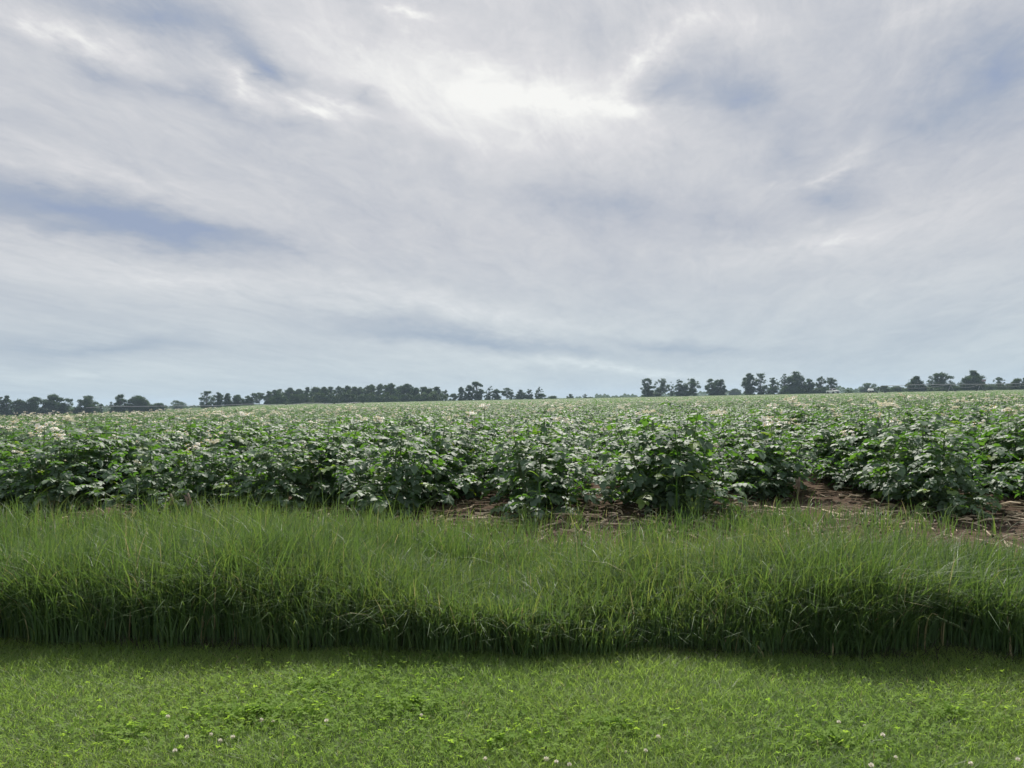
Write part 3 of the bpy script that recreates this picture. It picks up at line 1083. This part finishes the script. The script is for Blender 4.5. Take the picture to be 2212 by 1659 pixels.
# the dense wood
wr = random.Random(9)
wood = [(592, 843), (606, 841), (626, 838), (644, 841), (662, 837), (682, 837), (700, 836), (716, 836), (730, 835), (747, 834), (762, 836), (777, 838), (795, 834), (803, 831), (820, 830), (832, 832), (843, 829), (862, 834), (880, 830), (898, 838), (915, 836), (928, 840), (941, 836)]
for i, (px, top) in enumerate(wood):
    tree(px, top, wr.uniform(24, 32), 'wood', "leafy green tree crowded in the dense wood", wr.uniform(540, 600), group="trees of the dense wood", mat=wr.choice(('crown', 'pale_crown', 'crown')))
for px in range(596, 960, 17):
    tree(px + wr.uniform(-5, 5), wr.uniform(848, 853), wr.uniform(18, 26), 'bush', "leafy shrub at the foot of the dense wood", 525, "shrub", "shrubs along the dense wood", mat=wr.choice(('crown', 'pale_crown')), cat="shrub")
tree(963, 842, 19, 'open', "small open tree just after the dense wood", group=GM)
tree(980, 850, 24, 'bush', "low pale shrub between the wood and the tall stepped trees", group=GM, name="bush", mat='pale_crown', cat="bush")
tree(996, 836, 22, 'round', "lowest of the three stepped trees after the wood", group=GM)
tree(1012, 832, 22, 'round', "middle of the three stepped trees after the wood", group=GM)
tree(1031, 825, 26, 'column', "tallest of the three stepped trees, highest crown beside the wood", group=GM)
tree(1052, 835, 18, 'lean', "thin leaning tree just right of the tallest stepped tree", group=GM)
tree(1072, 841, 22, 'round', "small dark tree beside the thin leaning one", group=GM)
tree(1094, 838, 26, 'open', "round open tree in the middle of the thinning tree line", group=GM)
tree(1106, 847, 16, 'bush', "bush leaning on the round open tree of the thinning line", group=GM, name="bush", cat="bush")
tree(1124, 842, 23, 'round', "squat dark tree, first of a touching pair", group=GM)
tree(1143, 841, 19, 'round', "squat dark tree, second of a touching pair", group=GM)
tree(1164, 836, 18, 'wisp', "thin tree with bare twigs at the top ending the tree line", group=GM)
tree(1168, 850, 24, 'bush', "dark thicket at the foot of the thin bare-topped tree", 545, group=GM, name="bush", cat="bush")
tree(1194, 855, 26, 'bush', "low bushes right after the bare-topped tree", group=GM, name="bush", mat='pale_crown', cat="bush")
tree(1231, 851, 16, 'bush', "lone rounded bush in the open middle of the horizon", group=GM, name="bush", cat="bush")
tree(1264, 851, 11, 'wisp', "tiny lone tree in the open middle of the horizon", group=GM)
tree(1275, 857, 16, 'bush', "low bush beside the tiny lone tree", group=GM, name="bush", cat="bush")
tree(1397, 818, 24, 'column', "tall dense columnar tree, first of the right-hand trees", group=GR)
tree(1426, 818, 32, 'open', "umbrella-shaped tree with its bare trunk showing beside the columnar one", group=GR)
tree(1410, 849, 40, 'bush', "undergrowth at the foot of the columnar and umbrella-shaped trees", 555, group=GR, name="bush", mat='pale_crown', cat="bush")
tree(1450, 825, 17, 'wisp', "thin sparse tree left of a narrow upright one", group=GR)
tree(1466, 820, 18, 'column', "narrow upright tree between the sparse one and the heart-shaped one", group=GR)
tree(1479, 833, 17, 'round', "short tree filling the gap behind the narrow upright one", group=GR)
tree(1494, 818, 32, 'open', "heart-shaped wide tree before a clear gap", group=GR)
tree(1492, 838, 24, 'bush', "thicket under the heart-shaped wide tree", 545, group=GR, name="bush", cat="bush")
tree(1539, 819, 26, 'column', "dense dark tree, left half of the isolated pair", group=GR)
tree(1556, 820, 24, 'column', "dense dark tree, right half of the isolated pair", group=GR)
tree(1588, 840, 26, 'round', "pale hazy rounded tree far behind, after the isolated pair", 900, group=GR, mat='pale_crown')
tree(1618, 807, 32, 'round', "big dark tree with round head beginning the long right clump", group=GR)
tree(1617, 832, 16, 'column', "dark ivy-clad lower growth under the big round-headed tree", 548, group=GR)
tree(1643, 807, 22, 'column', "tall narrow dark tree beside the big round-headed one", group=GR)
tree(1667, 816, 25, 'open', "sparse tree with twiggy crown inside the right clump", group=GR)
tree(1672, 836, 30, 'bush', "dark thicket under the sparse twiggy tree", 545, group=GR, name="bush", cat="bush")
tree(1694, 808, 19, 'open', "narrow feathery tree just before the tallest of the right clump", group=GR)
tree(1718, 804, 44, 'round', "tallest and widest tree of the right clump", group=GR)
tree(1712, 834, 50, 'bush', "dark thicket under the tallest tree of the right clump", 545, group=GR, name="bush", cat="bush")
tree(1747, 819, 26, 'round', "lower sloping tree just after the tallest of the right clump", group=GR)
tree(1772, 814, 22, 'round', "rounded tree, first of two ending the right clump", group=GR)
tree(1793, 816, 27, 'open', "gappy tree ending the right clump above the white pickup", group=GR)
tree(1775, 838, 40, 'bush', "thicket under the two trees ending the right clump", 545, group=GR, name="bush", cat="bush")
tree(1833, 842, 14, 'bush', "small dark bush between the pickup and the white tank", 520, group=GR, name="bush", cat="bush")
tree(1874, 828, 34, 'wisp', "pale sparse tree behind the white tank", 750, group=GR, mat='pale_crown')
tree(1912, 833, 26, 'bush', "square green shrub before the end of the irrigation span", 560, group=GR, name="bush", mat='pale_crown', cat="bush")
tree(1981, 813, 34, 'cone', "conical dark evergreen with a bushy shoulder", group=GR)
tree(1965, 828, 24, 'bush', "bushy growth against the conical evergreen", 545, group=GR, name="bush", cat="bush")
tree(2032, 806, 42, 'open', "wide airy tree with sky showing through on its own", group=GR)
tree(2036, 829, 44, 'bush', "dark thicket under the wide airy tree", 545, group=GR, name="bush", cat="bush")
tree(2104, 801, 32, 'cone', "tall pointed dark tree beside the distant tower", group=GR)
tree(2101, 812, 34, 'column', "dense dark growth around the tall pointed tree", 548, group=GR)
tree(2082, 817, 20, 'bush', "rounded shoulder tree left of the tall pointed one", 545, group=GR, name="bush", cat="bush")
tree(2156, 815, 22, 'wisp', "thin airy tree just after the distant tower", group=GR)
tree(2195, 818, 28, 'round', "rounded green tree second from the right edge", group=GR, mat='pale_crown')
tree(2213, 816, 16, 'round', "dark tree cut by the right edge of the view", group=GR)
for i, (px, top, wd) in enumerate([(1940, 834, 30), (1997, 836, 26), (2062, 832, 30), (2130, 830, 36), (2160, 828, 30), (2180, 829, 26)]):
    tree(px, top, wd, 'bush', ["low pale bush right of the square green shrub", "low pale bush right of the conical evergreen", "low pale bush between the airy tree and the pointed one",
         "low pale bush under the distant tower", "low pale bush under the thin airy tree", "low pale bush left of the last rounded tree"][i], 580, group=GR, name="bush", mat='pale_crown', cat="bush")

# far-off woods on the horizon: one mass
fr = np.random.default_rng(31)
V, T = [], []
segs = [(0, 205, 881, 1000), (205, 440, 876, 1000), (1285, 1395, 854, 1200), (1395, 1620, 847, 1250), (1800, 2260, 838, 1000), (1160, 1300, 861, 1400), (-250, 0, 886, 1000), (1250, 1330, 858, 1300), (2260, 2500, 832, 900)]
for (x0, x1, top, D) in segs:
    for k in range(int((x1 - x0) * 34 * (D / 1000))):
        px = fr.uniform(x0, x1)
        tp = top + 2.2 * math.sin(px * .11) + 1.6 * math.sin(px * .31 + 1) + 1.2 * math.sin(px * .73)
        p = at_dist(px, tp, D + fr.uniform(-30, 30))
        g = tz(p.x, p.y)
        hh = p.z - g
        z = g + hh * fr.uniform(0, 1) ** .7
        d1 = fr.normal(size=3); d1 /= np.linalg.norm(d1)
        d2 = np.cross(d1, fr.normal(size=3)); d2 /= np.linalg.norm(d2)
        sz = fr.uniform(.4, .9)
        q = np.array((p.x, p.y, z))
        V.append(np.array([q - d1 * sz, q - d2 * sz * .6, q + d1 * sz, q + d2 * sz * .6]))
        T.append(np.full(4, fr.uniform(.2, .9)))
V = np.concatenate(V); T = np.concatenate(T)
me = make_mesh("distant_woods", V, np.full(len(V) // 4, 4), np.arange(len(V)), M['crown'], T)
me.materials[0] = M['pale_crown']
tag(link("distant_woods", me), "low hazy line of far-off woods along the horizon", kind="stuff")


# ------------------------------------------------------------------ irrigation machines
def irrigation(name, label, nodes, dist, tower_px, arch, truss, mat):
    """A pipe through pixel nodes at one distance, carried by wheeled towers."""
    pts = [at_dist(px, py, dist) for px, py in nodes]
    o = empty(name, (pts[0].x, pts[0].y, tz(pts[0].x, pts[0].y)))
    tag(o, label, "irrigation machine")
    org = Vector(o.location)
    b = MB()
    b.tube([p - org for p in pts], [.09] * len(pts), 6)
    b.build("pipe", mat, o, smooth_shade=True)
    tops = []
    for px, py in tower_px:
        t_ = at_dist(px, py, dist)
        g = tz(t_.x, t_.y)
        fr_ = MB()
        for dx in (-1.3, 1.3):
            fr_.tube([t_ - org, Vector((t_.x + dx, t_.y + .3 * dx, g + .55)) - org], [.06, .06], 4)
        fr_.box(Vector((t_.x, t_.y, g + .55)) - org, (3.0, .15, .12))
        fo = fr_.build("tower", mat, o)
        for dx in (-1.4, 1.4):
            w_ = MB()
            c = Vector((t_.x + dx, t_.y, g + .5)) - org
            k = 14
            ring = [c + Vector((math.cos(a * 2 * math.pi / k) * .5, sgn * .14, math.sin(a * 2 * math.pi / k) * .5)) for sgn in (-1, 1) for a in range(k)]
            w_.add([tuple(v) for v in ring], [(a, (a + 1) % k, k + (a + 1) % k, k + a) for a in range(k)] + [tuple(range(k))[::-1], tuple(range(k, 2 * k))])
            w_.build("wheel", M['rubber'], fo)
        tops.append(t_)
    if truss:
        tr = MB()
        for a, c in zip(tops[:-1], tops[1:]):
            prev = a
            for i in range(1, 9):
                f = i / 8
                q = a.lerp(c, f) - Vector((0, 0, truss * math.sin(math.pi * f)))
                tr.tube([prev - org, q - org], [.035, .035], 4, False)
                if i < 8: tr.tube([q - org, a.lerp(c, f) + Vector((0, 0, arch * math.sin(math.pi * f))) - org], [.02, .02], 3, False)
                prev = q
        tr.build("truss", mat, o)


irrigation("irrigation_pipe", "long low irrigation pipe bowing gently in front of the dense wood",
           [(186, 881), (240, 877.5), (300, 878), (384, 876.8), (465, 876.5), (500, 874.6), (535, 873), (552, 873), (600, 875), (620, 874.3), (662, 870.8), (690, 871), (712, 872), (745, 871.5), (775, 869)],
           250, [(465, 876.5), (608, 875), (712, 872), (775, 869)], 0, 0, M['galv'])
irrigation("irrigation_span", "high irrigation pipe with trusses crossing in front of the right-hand trees",
           [(1903, 833.5), (1960, 831.8), (2010, 830.5), (2060, 830.2), (2115, 830), (2170, 829), (2240, 827)], 300,
           [(1903, 833.5), (2054, 830.2), (2118, 830), (2240, 827)], .0, 1.1, M['galv'])


# ------------------------------------------------------------------ field road, pickup, tank, tower
def road_berm():
    b = MB()
    P0, P1 = at_dist(1700, 848, 338), at_dist(2000, 844, 338)
    n_ = 20
    vs_, fs_ = [], []
    for i in range(n_ + 1):
        c = P0.lerp(P1, i / n_)
        hh = .80 * math.sin(math.pi * min(1, max(0, i / n_))) ** .3
        for off, z in ((-7, -.3), (-3.2, hh), (3.2, hh), (7, -.3)):
            vs_.append((c.x, c.y + off, z))
    for i in range(n_):
        for k in range(3):
            a = i * 4 + k
            fs_.append((a, a + 4, a + 5, a + 1)[::-1])
    b.add(vs_, fs_)
    return b


tag(road_berm().build("field_road", M['turf_soil']), kind="structure")


def pickup(px, py, dist, rz):
    g = at_dist(px, 848, dist)
    o = empty("pickup_truck", (g.x, g.y, .80), rz, 1.08)
    tag(o, "white pickup truck with dark windows parked at the far field edge", "truck")
    def prof(b, pts, w0, w1=None):
        w1 = w1 or w0
        n_ = len(pts)
        vs_ = [(x, -w0 / 2 if z < 1.2 else -w1 / 2, z) for x, z in pts] + [(x, w0 / 2 if z < 1.2 else w1 / 2, z) for x, z in pts]
        b.add(vs_, [tuple(range(n_)), tuple(range(n_, 2 * n_))[::-1]] + [(i, i + n_, (i + 1) % n_ + n_, (i + 1) % n_) for i in range(n_)])
    b = MB()
    prof(b, [(-2.7, .45), (2.6, .45), (2.7, .8), (2.6, 1.05), (1.35, 1.15), (-2.7, 1.12)], 1.95)
    b.build("body", M['white_paint'], o)
    c = MB()
    prof(c, [(1.25, 1.153), (.55, 1.80), (-.75, 1.82), (-1.0, 1.153)], 1.8, 1.5)
    cab = c.build("cab", M['white_paint'], o)
    w = MB()
    w.add([(1.235, -.74, 1.22), (1.235, .74, 1.22), (.64, .66, 1.745), (.64, -.66, 1.745)], [(0, 1, 2, 3)])
    w.add([(1.26, -.74, 1.22), (1.26, .74, 1.22), (.66, .66, 1.745), (.66, -.66, 1.745)], [(0, 1, 2, 3)])
    w.build("windscreen", M['dark_glass'], cab)
    for sy in (-1, 1):
        w = MB()
        w.add([(1.0, sy * .915, 1.2), (.5, sy * .78, 1.7), (-.65, sy * .78, 1.7), (-.85, sy * .915, 1.2)], [(0, 1, 2, 3)])
        w.build("side_window", M['dark_glass'], cab)
    bp = MB()
    bp.box((2.74, 0, .58), (.12, 1.9, .22)); bp.build("bumper", M['galv'], o)
    gr = MB()
    gr.box((2.69, 0, .86), (.06, 1.1, .2)); gr.build("grille", M['rubber'], o)
    for sy in (-1, 1):
        h_ = MB(); h_.box((2.68, sy * .76, .88), (.08, .32, .18)); h_.build("headlight", M['galv'], o)
    for x in (-1.6, 1.75):
        for y in (-.9, .9):
            w = MB()
            k = 18
            for sgn in (0,):
                ring = [(x + math.cos(a * 6.2832 / k) * .4, y + e * .12, .4 + math.sin(a * 6.2832 / k) * .4) for e in (-1, 1) for a in range(k)]
                w.add(ring, [(a, (a + 1) % k, k + (a + 1) % k, k + a) for a in range(k)] + [tuple(range(k))[::-1], tuple(range(k, 2 * k))])
            w.build("wheel", M['rubber'], o)


pickup(1799, 845, 338, R(-78))


def tank(px, dist):
    g = at_dist(px, 846, dist)
    o = empty("tank_trailer", (g.x, g.y, .80), R(8))
    tag(o, "small white rounded tank on wheels at the far field edge", "tank trailer")
    b = MB()
    k, n_ = 18, 9
    vs_, fs_ = [], []
    for i in range(n_ + 1):
        f = -1 + 2 * i / n_
        x = 1.15 * math.copysign(1 - (1 - abs(f)) ** 1.6, f)
        rr = .62 * max(.05, (1 - abs(f) ** 4)) ** .5
        for j in range(k):
            a = 2 * math.pi * j / k
            vs_.append((x, math.cos(a) * rr, 1.0 + math.sin(a) * rr))
    for i in range(n_):
        for j in range(k):
            fs_.append((i * k + j, i * k + (j + 1) % k, (i + 1) * k + (j + 1) % k, (i + 1) * k + j))
    fs_ += [tuple(range(k))[::-1], tuple(n_ * k + j for j in range(k))]
    b.add(vs_, fs_)
    t_ = b.build("tank", M['white_paint'], o, smooth_shade=True)
    l = MB(); l.tube([(0, 0, 1.58), (0, 0, 1.72)], [.2, .2], 12); l.build("lid", M['galv'], t_)
    f = MB(); f.box((0, 0, .42), (2.2, .9, .12)); f.box((1.5, 0, .42), (1.0, .1, .08)); f.build("frame", M['galv'], o)
    for x in (-.6, .6):
        for y in (-.62, .62):
            w = MB()
            ring = [(x + math.cos(a * 6.2832 / k) * .36, y + e * .1, .36 + math.sin(a * 6.2832 / k) * .36) for e in (-1, 1) for a in range(k)]
            w.add(ring, [(a, (a + 1) % k, k + (a + 1) % k, k + a) for a in range(k)] + [tuple(range(k))[::-1], tuple(range(k, 2 * k))])
            w.build("wheel", M['rubber'], o)


tank(1881, 338)

p = at_dist(2124, 820, 700)
o = empty("steel_tower", (p.x, p.y, 0))
tag(o, "slender distant steel tower with a boxy head rising behind the bushes", "tower")
H = p.z
for sx, sy in ((-1, -1), (1, -1), (1, 1), (-1, 1)):
    b = MB(); b.tube([(sx * 1.3, sy * 1.3, -.3), (sx * .8, sy * .8, H - 1.5)], [.2, .16], 5); b.build("leg", M['red_steel'], o)
b = MB(); b.box((0, 0, H - .75), (2.6, 2.6, 1.5)); b.box((0, 0, H + .1), (3.2, 3.2, .18)); b.build("head", M['red_steel'], o)
b = MB()
for z in (.3, .5, .7):
    s_ = 1.3 - .5 * z
    for a in range(4):
        c = [(-1, -1), (1, -1), (1, 1), (-1, 1)]
        b.tube([(c[a][0] * s_, c[a][1] * s_, H * z), (c[(a + 1) % 4][0] * s_, c[(a + 1) % 4][1] * s_, H * (z + .12))], [.08, .08], 4)
b.build("brace", M['red_steel'], o)

# ------------------------------------------------------------------ haze
hb = MB()
hb.box((0, 0, 8.5), (5300, 5300, 31))
mt, nt, out = new_mat("haze")
pv = nt.nodes.new("ShaderNodeVolumePrincipled")
pv.inputs["Color"].default_value = (.62, .80, 1, 1)
pv.inputs["Density"].default_value = .00016
pv.inputs["Anisotropy"].default_value = .1
nt.links.new(pv.outputs[0], out.inputs["Volume"])
hz = hb.build("haze", mt)
tag(hz, kind="stuff")
hz['label'] = "thin pale haze over the fields"

# ------------------------------------------------------------------ sun and sky
SUN_EL, SUN_AZ = R(47), R(6)        # azimuth clockwise from the view direction (+Y)
sd = bpy.data.lights.new("sun", 'SUN')
sd.energy = 4.7
sd.angle = R(.6)
sd.color = (1.0, .95, .87)
so = bpy.data.objects.new("sun", sd)
COL.objects.link(so)
to_sun = Vector((math.sin(SUN_AZ) * math.cos(SUN_EL), math.cos(SUN_AZ) * math.cos(SUN_EL), math.sin(SUN_EL)))
so.rotation_euler = to_sun.to_track_quat('Z', 'Y').to_euler()
so.location = to_sun * 50

world = bpy.data.worlds.new("World")
scene.world = world
world.use_nodes = True
nt = world.node_tree
nt.nodes.clear()
N, L = nt.nodes.new, nt.links.new
wo = N("ShaderNodeOutputWorld")
bg = N("ShaderNodeBackground")
bg.inputs[1].default_value = .1
tc = N("ShaderNodeTexCoord")


def mth(op, a, b=None, c=None, clamp=False):
    n = N("ShaderNodeMath")
    n.operation = op
    n.use_clamp = clamp
    for i, v in enumerate((a, b, c)):
        if v is None: continue
        if isinstance(v, (int, float)): n.inputs[i].default_value = v
        else: L(v, n.inputs[i])
    return n.outputs[0]


sep = N("ShaderNodeSeparateXYZ")
L(tc.outputs["Generated"], sep.inputs[0])
X, Y, Z = sep.outputs
az = mth('ARCTAN2', X, Y)
el = mth('ARCSINE', Z)
cmb = N("ShaderNodeCombineXYZ")
L(az, cmb.inputs[0]); L(el, cmb.inputs[1])
# cloud-sheet coordinates, along and across the drift of the cirrus
den = mth('ADD', mth('MAXIMUM', Z, 0.0), .10)
qx, qy = mth('DIVIDE', X, den), mth('DIVIDE', Y, den)
DA = R(13)
along = mth('ADD', mth('MULTIPLY', qx, math.sin(DA)), mth('MULTIPLY', qy, math.cos(DA)))
across = mth('SUBTRACT', mth('MULTIPLY', qx, math.cos(DA)), mth('MULTIPLY', qy, math.sin(DA)))
sheet = N("ShaderNodeCombineXYZ")
L(along, sheet.inputs[0]); L(across, sheet.inputs[1])


def noise(vec, scale, detail, rough, sc=(1, 1, 1), loc=(0, 0, 0), dist=0.0, color=False):
    mp = N("ShaderNodeMapping")
    mp.inputs["Scale"].default_value = sc
    mp.inputs["Location"].default_value = loc
    L(vec, mp.inputs["Vector"])
    n = N("ShaderNodeTexNoise")
    n.inputs["Scale"].default_value = scale
    n.inputs["Detail"].default_value = detail
    n.inputs["Roughness"].default_value = rough
    n.inputs["Distortion"].default_value = dist
    L(mp.outputs[0], n.inputs["Vector"])
    return n.outputs["Color" if color else 0]


def vadd(a, colr, amt):
    s_ = N("ShaderNodeVectorMath"); s_.operation = 'SUBTRACT'
    L(colr, s_.inputs[0]); s_.inputs[1].default_value = (.5, .5, .5)
    m_ = N("ShaderNodeVectorMath"); m_.operation = 'MULTIPLY_ADD'
    L(s_.outputs[0], m_.inputs[0]); m_.inputs[1].default_value = amt; L(a, m_.inputs[2])
    return m_.outputs[0]


w1 = noise(cmb.outputs[0], 5.0, 3, .5, color=True)
warped = vadd(cmb.outputs[0], w1, (.11, .055, 0))
w2 = noise(cmb.outputs[0], 17.0, 5, .62, sc=(.6, 1.4, 1), color=True)
warped = vadd(warped, w2, (.06, .035, 0))
w3 = noise(cmb.outputs[0], 48.0, 5, .65, sc=(.5, 1.5, 1), color=True)
warped = vadd(warped, w3, (.03, .016, 0))

streak = noise(sheet.outputs[0], 1.0, 7, .58, sc=(.42, 1.3, 1), loc=(3.1, 1.7, 0), dist=.5)
fine = noise(sheet.outputs[0], 4.2, 10, .70, sc=(.45, 1.15, 1), loc=(.4, 7.2, 0), dist=.6)
billow = noise(warped, 7.0, 7, .55, sc=(.7, 1.5, 1), loc=(2, 0, 4))

feather = noise(vadd(sheet.outputs[0], noise(sheet.outputs[0], 2.2, 4, .6, color=True), (.55, .45, 0)), 7.5, 9, .70, sc=(.55, 1.3, 1), loc=(5.3, 2.2, 0))
val = mth('ADD', .52, mth('MULTIPLY', mth('SUBTRACT', streak, .5), mth('ADD', .24, mth('MULTIPLY', Z, .40))))
val = mth('ADD', val, mth('MULTIPLY', mth('SUBTRACT', fine, .5), mth('ADD', .26, mth('MULTIPLY', Z, .8))))
val = mth('ADD', val, mth('MULTIPLY', mth('SUBTRACT', feather, .5), mth('ADD', .05, mth('MULTIPLY', Z, .90))))
val = mth('ADD', val, mth('MULTIPLY', mth('SUBTRACT', billow, .5), .12))

GLOW = {(1080, 190), (1130, 215), (770, 110), (950, 250), (1120, 190), (1250, 320)}
BLOBS = [  (1120, 190, 620, 230, 6, .125),  # picture x, y, half-length, half-width, slope (deg, down to the right), amount
    (1080, 190, 400, 105, 10, .20), (1130, 215, 240, 62, 8, .14), (1310, 228, 150, 22, 3, .22), (770, 110, 300, 140, 35, .16), (950, 250, 420, 140, 8, .07),
    (230, 90, 150, 52, 22, .38), (90, 50, 120, 40, 45, .26), (500, 165, 100, 36, 42, .30), (620, 218, 150, 38, 20, .26), (665, 246, 70, 18, 5, .22),
    (720, 225, 130, 13, 20, .18), (870, 25, 90, 16, 20, .25), (1440, 80, 170, 45, -35, .24), (1610, 40, 160, 55, 0, .15), (1380, 130, 70, 26, -40, .18),
    (1780, 380, 110, 11, -12, .24), (1840, 345, 80, 16, -15, .14), (1800, 512, 300, 42, -10, .24), (400, 600, 520, 46, 8, .24), (1000, 665, 380, 36, 12, .18),
    (220, 385, 380, 44, 12, .18), (1250, 320, 350, 100, 5, .07), (1300, 797, 280, 13, 5, .22), (180, 800, 320, 18, 1, .08), (2000, 30, 120, 26, -15, .15),
    (60, 200, 120, 60, 20, .05), (2000, 600, 260, 40, -12, .06),
    (180, 468, 400, 56, 11, -.56), (430, 506, 170, 26, 6, -.30), (620, 530, 160, 18, 10, -.12), (330, 28, 210, 56, 20, -.34), (565, 140, 130, 50, 30, -.50), (250, 165, 170, 44, 22, -.28), (440, 212, 130, 32, 20, -.22),
    (785, 212, 75, 19, 25, -.26), (610, 275, 100, 20, 8, -.14), (1590, 205, 165, 88, 10, -.42), (1440, 188, 75, 40, -30, -.18), (1800, 418, 95, 38, -5, -.26),
    (1700, 330, 120, 55, -40, -.18), (2130, 170, 170, 90, -35, -.42), (1250, 60, 140, 60, 20, -.10), (1300, 445, 330, 66, 10, -.20), (1590, 500, 160, 55, 15, -.10),
    (2000, 280, 260, 55, 0, -.12), (800, 682, 420, 30, 10, -.16), (1050, 737, 380, 19, 6, -.26), (250, 742, 480, 30, 2, -.19), (1450, 748, 280, 20, 7, -.26),
    (790, 330, 60, 60, 40, -.10), (1950, 720, 260, 40, -20, -.06), (150, 560 - 60, 200, 10, 3, -.10),
]


def azel(px, py):
    d = ray(px, py).normalized()
    return math.atan2(d.x, d.y), math.asin(d.z)


bright, dark = 0.0, 0.0
gate = mth('ADD', .05, mth('ADD', mth('MULTIPLY', fine, 1.0), mth('MULTIPLY', feather, .9)))
gate2 = mth('ADD', .70, mth('MULTIPLY', fine, .6))
for (bx, by, ra, rb, sl, amt) in BLOBS:
    a0, e0 = azel(bx, by)
    c, s = math.cos(R(sl)), math.sin(R(sl))
    a1, e1 = azel(bx + c * 20, by + s * 20)
    a2, e2 = azel(bx - s * 20, by + c * 20)
    la = math.hypot(a1 - a0, e1 - e0) / 20 * ra * 1.75
    lb = math.hypot(a2 - a0, e2 - e0) / 20 * rb * 1.75
    mp = N("ShaderNodeMapping")
    mp.vector_type = 'TEXTURE'
    mp.inputs["Location"].default_value = (a0, e0, 0)
    mp.inputs["Rotation"].default_value = (0, 0, math.atan2(e1 - e0, a1 - a0))
    mp.inputs["Scale"].default_value = (la, lb, 1)
    sx_ = N("ShaderNodeVectorMath"); sx_.operation = 'MULTIPLY'; sx_.inputs[1].default_value = (1, 1, 0)
    L(warped, sx_.inputs[0])
    L(sx_.outputs[0], mp.inputs["Vector"])
    g = N("ShaderNodeTexGradient")
    g.gradient_type = 'QUADRATIC_SPHERE'
    L(mp.outputs[0], g.inputs[0])
    if (bx, by) in GLOW: val = mth('MULTIPLY_ADD', g.outputs["Fac"], amt * 1.22, val)
    elif amt > 0: bright = mth('MULTIPLY_ADD', g.outputs["Fac"], amt * 1.22, bright)
    else: dark = mth('MULTIPLY_ADD', g.outputs["Fac"], amt * 1.22, dark)
val = mth('ADD', val, mth('ADD', mth('MULTIPLY', bright, gate), mth('MULTIPLY', dark, gate2)))
val = mth('MINIMUM', mth('MAXIMUM', val, 0.0), 1.25)


def lin(r, g, b):
    f = lambda c: (c / 255 / 12.92) if c / 255 <= .04045 else ((c / 255 + .055) / 1.055) ** 2.4
    return (f(r), f(g), f(b))


cl = N("ShaderNodeValToRGB")
e = cl.color_ramp.elements
stops = [(0.0, lin(148, 161, 186)), (.22, lin(165, 174, 190)), (.42, lin(188, 192, 201)), (.58, lin(203, 205, 210)), (.75, lin(217, 217, 220)), (.95, lin(240, 240, 238)), (1.0, lin(246, 246, 243))]
e[0].position, e[0].color = 0, (*stops[0][1], 1)
e[1].position, e[1].color = 1, (*stops[-1][1], 1)
for p_, c_ in stops[1:-1]:
    x = e.new(p_); x.color = (*c_, 1)
L(val, cl.inputs[0])
# thinner cloud and clearer blue-green air low down
lowf = mth('POWER', mth('SUBTRACT', 1.0, mth('MULTIPLY', mth('MAXIMUM', Z, 0.0), 4.6, None, True), None, True), 1.6)
low = N("ShaderNodeMix"); low.data_type = 'RGBA'; low.blend_type = 'MULTIPLY'
L(mth('MULTIPLY', lowf, 1.0), low.inputs[0])
L(cl.outputs[0], low.inputs[6]); low.inputs[7].default_value = (.91, 1.07, 1.11, 1)
sky = N("ShaderNodeTexSky")
sky.sky_type = 'NISHITA'
sky.sun_disc = False
sky.sun_elevation = SUN_EL
sky.sun_rotation = SUN_AZ
sky.air_density, sky.dust_density, sky.ozone_density = 1.0, 1.5, 1.0
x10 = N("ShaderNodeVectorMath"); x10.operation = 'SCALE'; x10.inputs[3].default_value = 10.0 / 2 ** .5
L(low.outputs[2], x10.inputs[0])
# unseen cloud behind the camera brightened as added fill for the shaded fronts
back_fill = N("ShaderNodeMapRange"); back_fill.interpolation_type = 'SMOOTHSTEP'
back_fill.inputs[1].default_value, back_fill.inputs[2].default_value = -.6, .3
back_fill.inputs[3].default_value, back_fill.inputs[4].default_value = 10.0 / 2 ** .5 * 1.5, 10.0 / 2 ** .5
L(Y, back_fill.inputs[0]); L(back_fill.outputs[0], x10.inputs[3])
mask = N("ShaderNodeMapRange")
mask.inputs[1].default_value, mask.inputs[2].default_value = -.15, .35
mask.inputs[3].default_value, mask.inputs[4].default_value = .92, .97
L(val, mask.inputs[0])
# the veil of cloud thins out on the side away from the sun
veil = N("ShaderNodeMapRange"); veil.interpolation_type = 'SMOOTHSTEP'
veil.inputs[1].default_value, veil.inputs[2].default_value = -.45, .35
veil.inputs[3].default_value, veil.inputs[4].default_value = .92, 1.0
L(Y, veil.inputs[0])
cover = mth('MULTIPLY', mask.outputs[0], veil.outputs[0])
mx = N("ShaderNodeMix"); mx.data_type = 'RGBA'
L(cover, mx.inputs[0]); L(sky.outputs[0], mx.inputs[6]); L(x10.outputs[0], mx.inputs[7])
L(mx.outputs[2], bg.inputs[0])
L(bg.outputs[0], wo.inputs[0])
world.cycles.sampling_method = 'MANUAL'
world.cycles.sample_map_resolution = 1024

# ------------------------------------------------------------------ render settings
scene.render.engine = 'CYCLES'
scene.cycles.use_denoising = True
scene.cycles.max_bounces = 8
scene.cycles.diffuse_bounces = 3
scene.cycles.glossy_bounces = 2
scene.cycles.transmission_bounces = 4
scene.cycles.volume_bounces = 0
scene.view_settings.view_transform = 'Standard'
scene.view_settings.look = 'None'
scene.view_settings.exposure = .5
scene.view_settings.gamma = 1
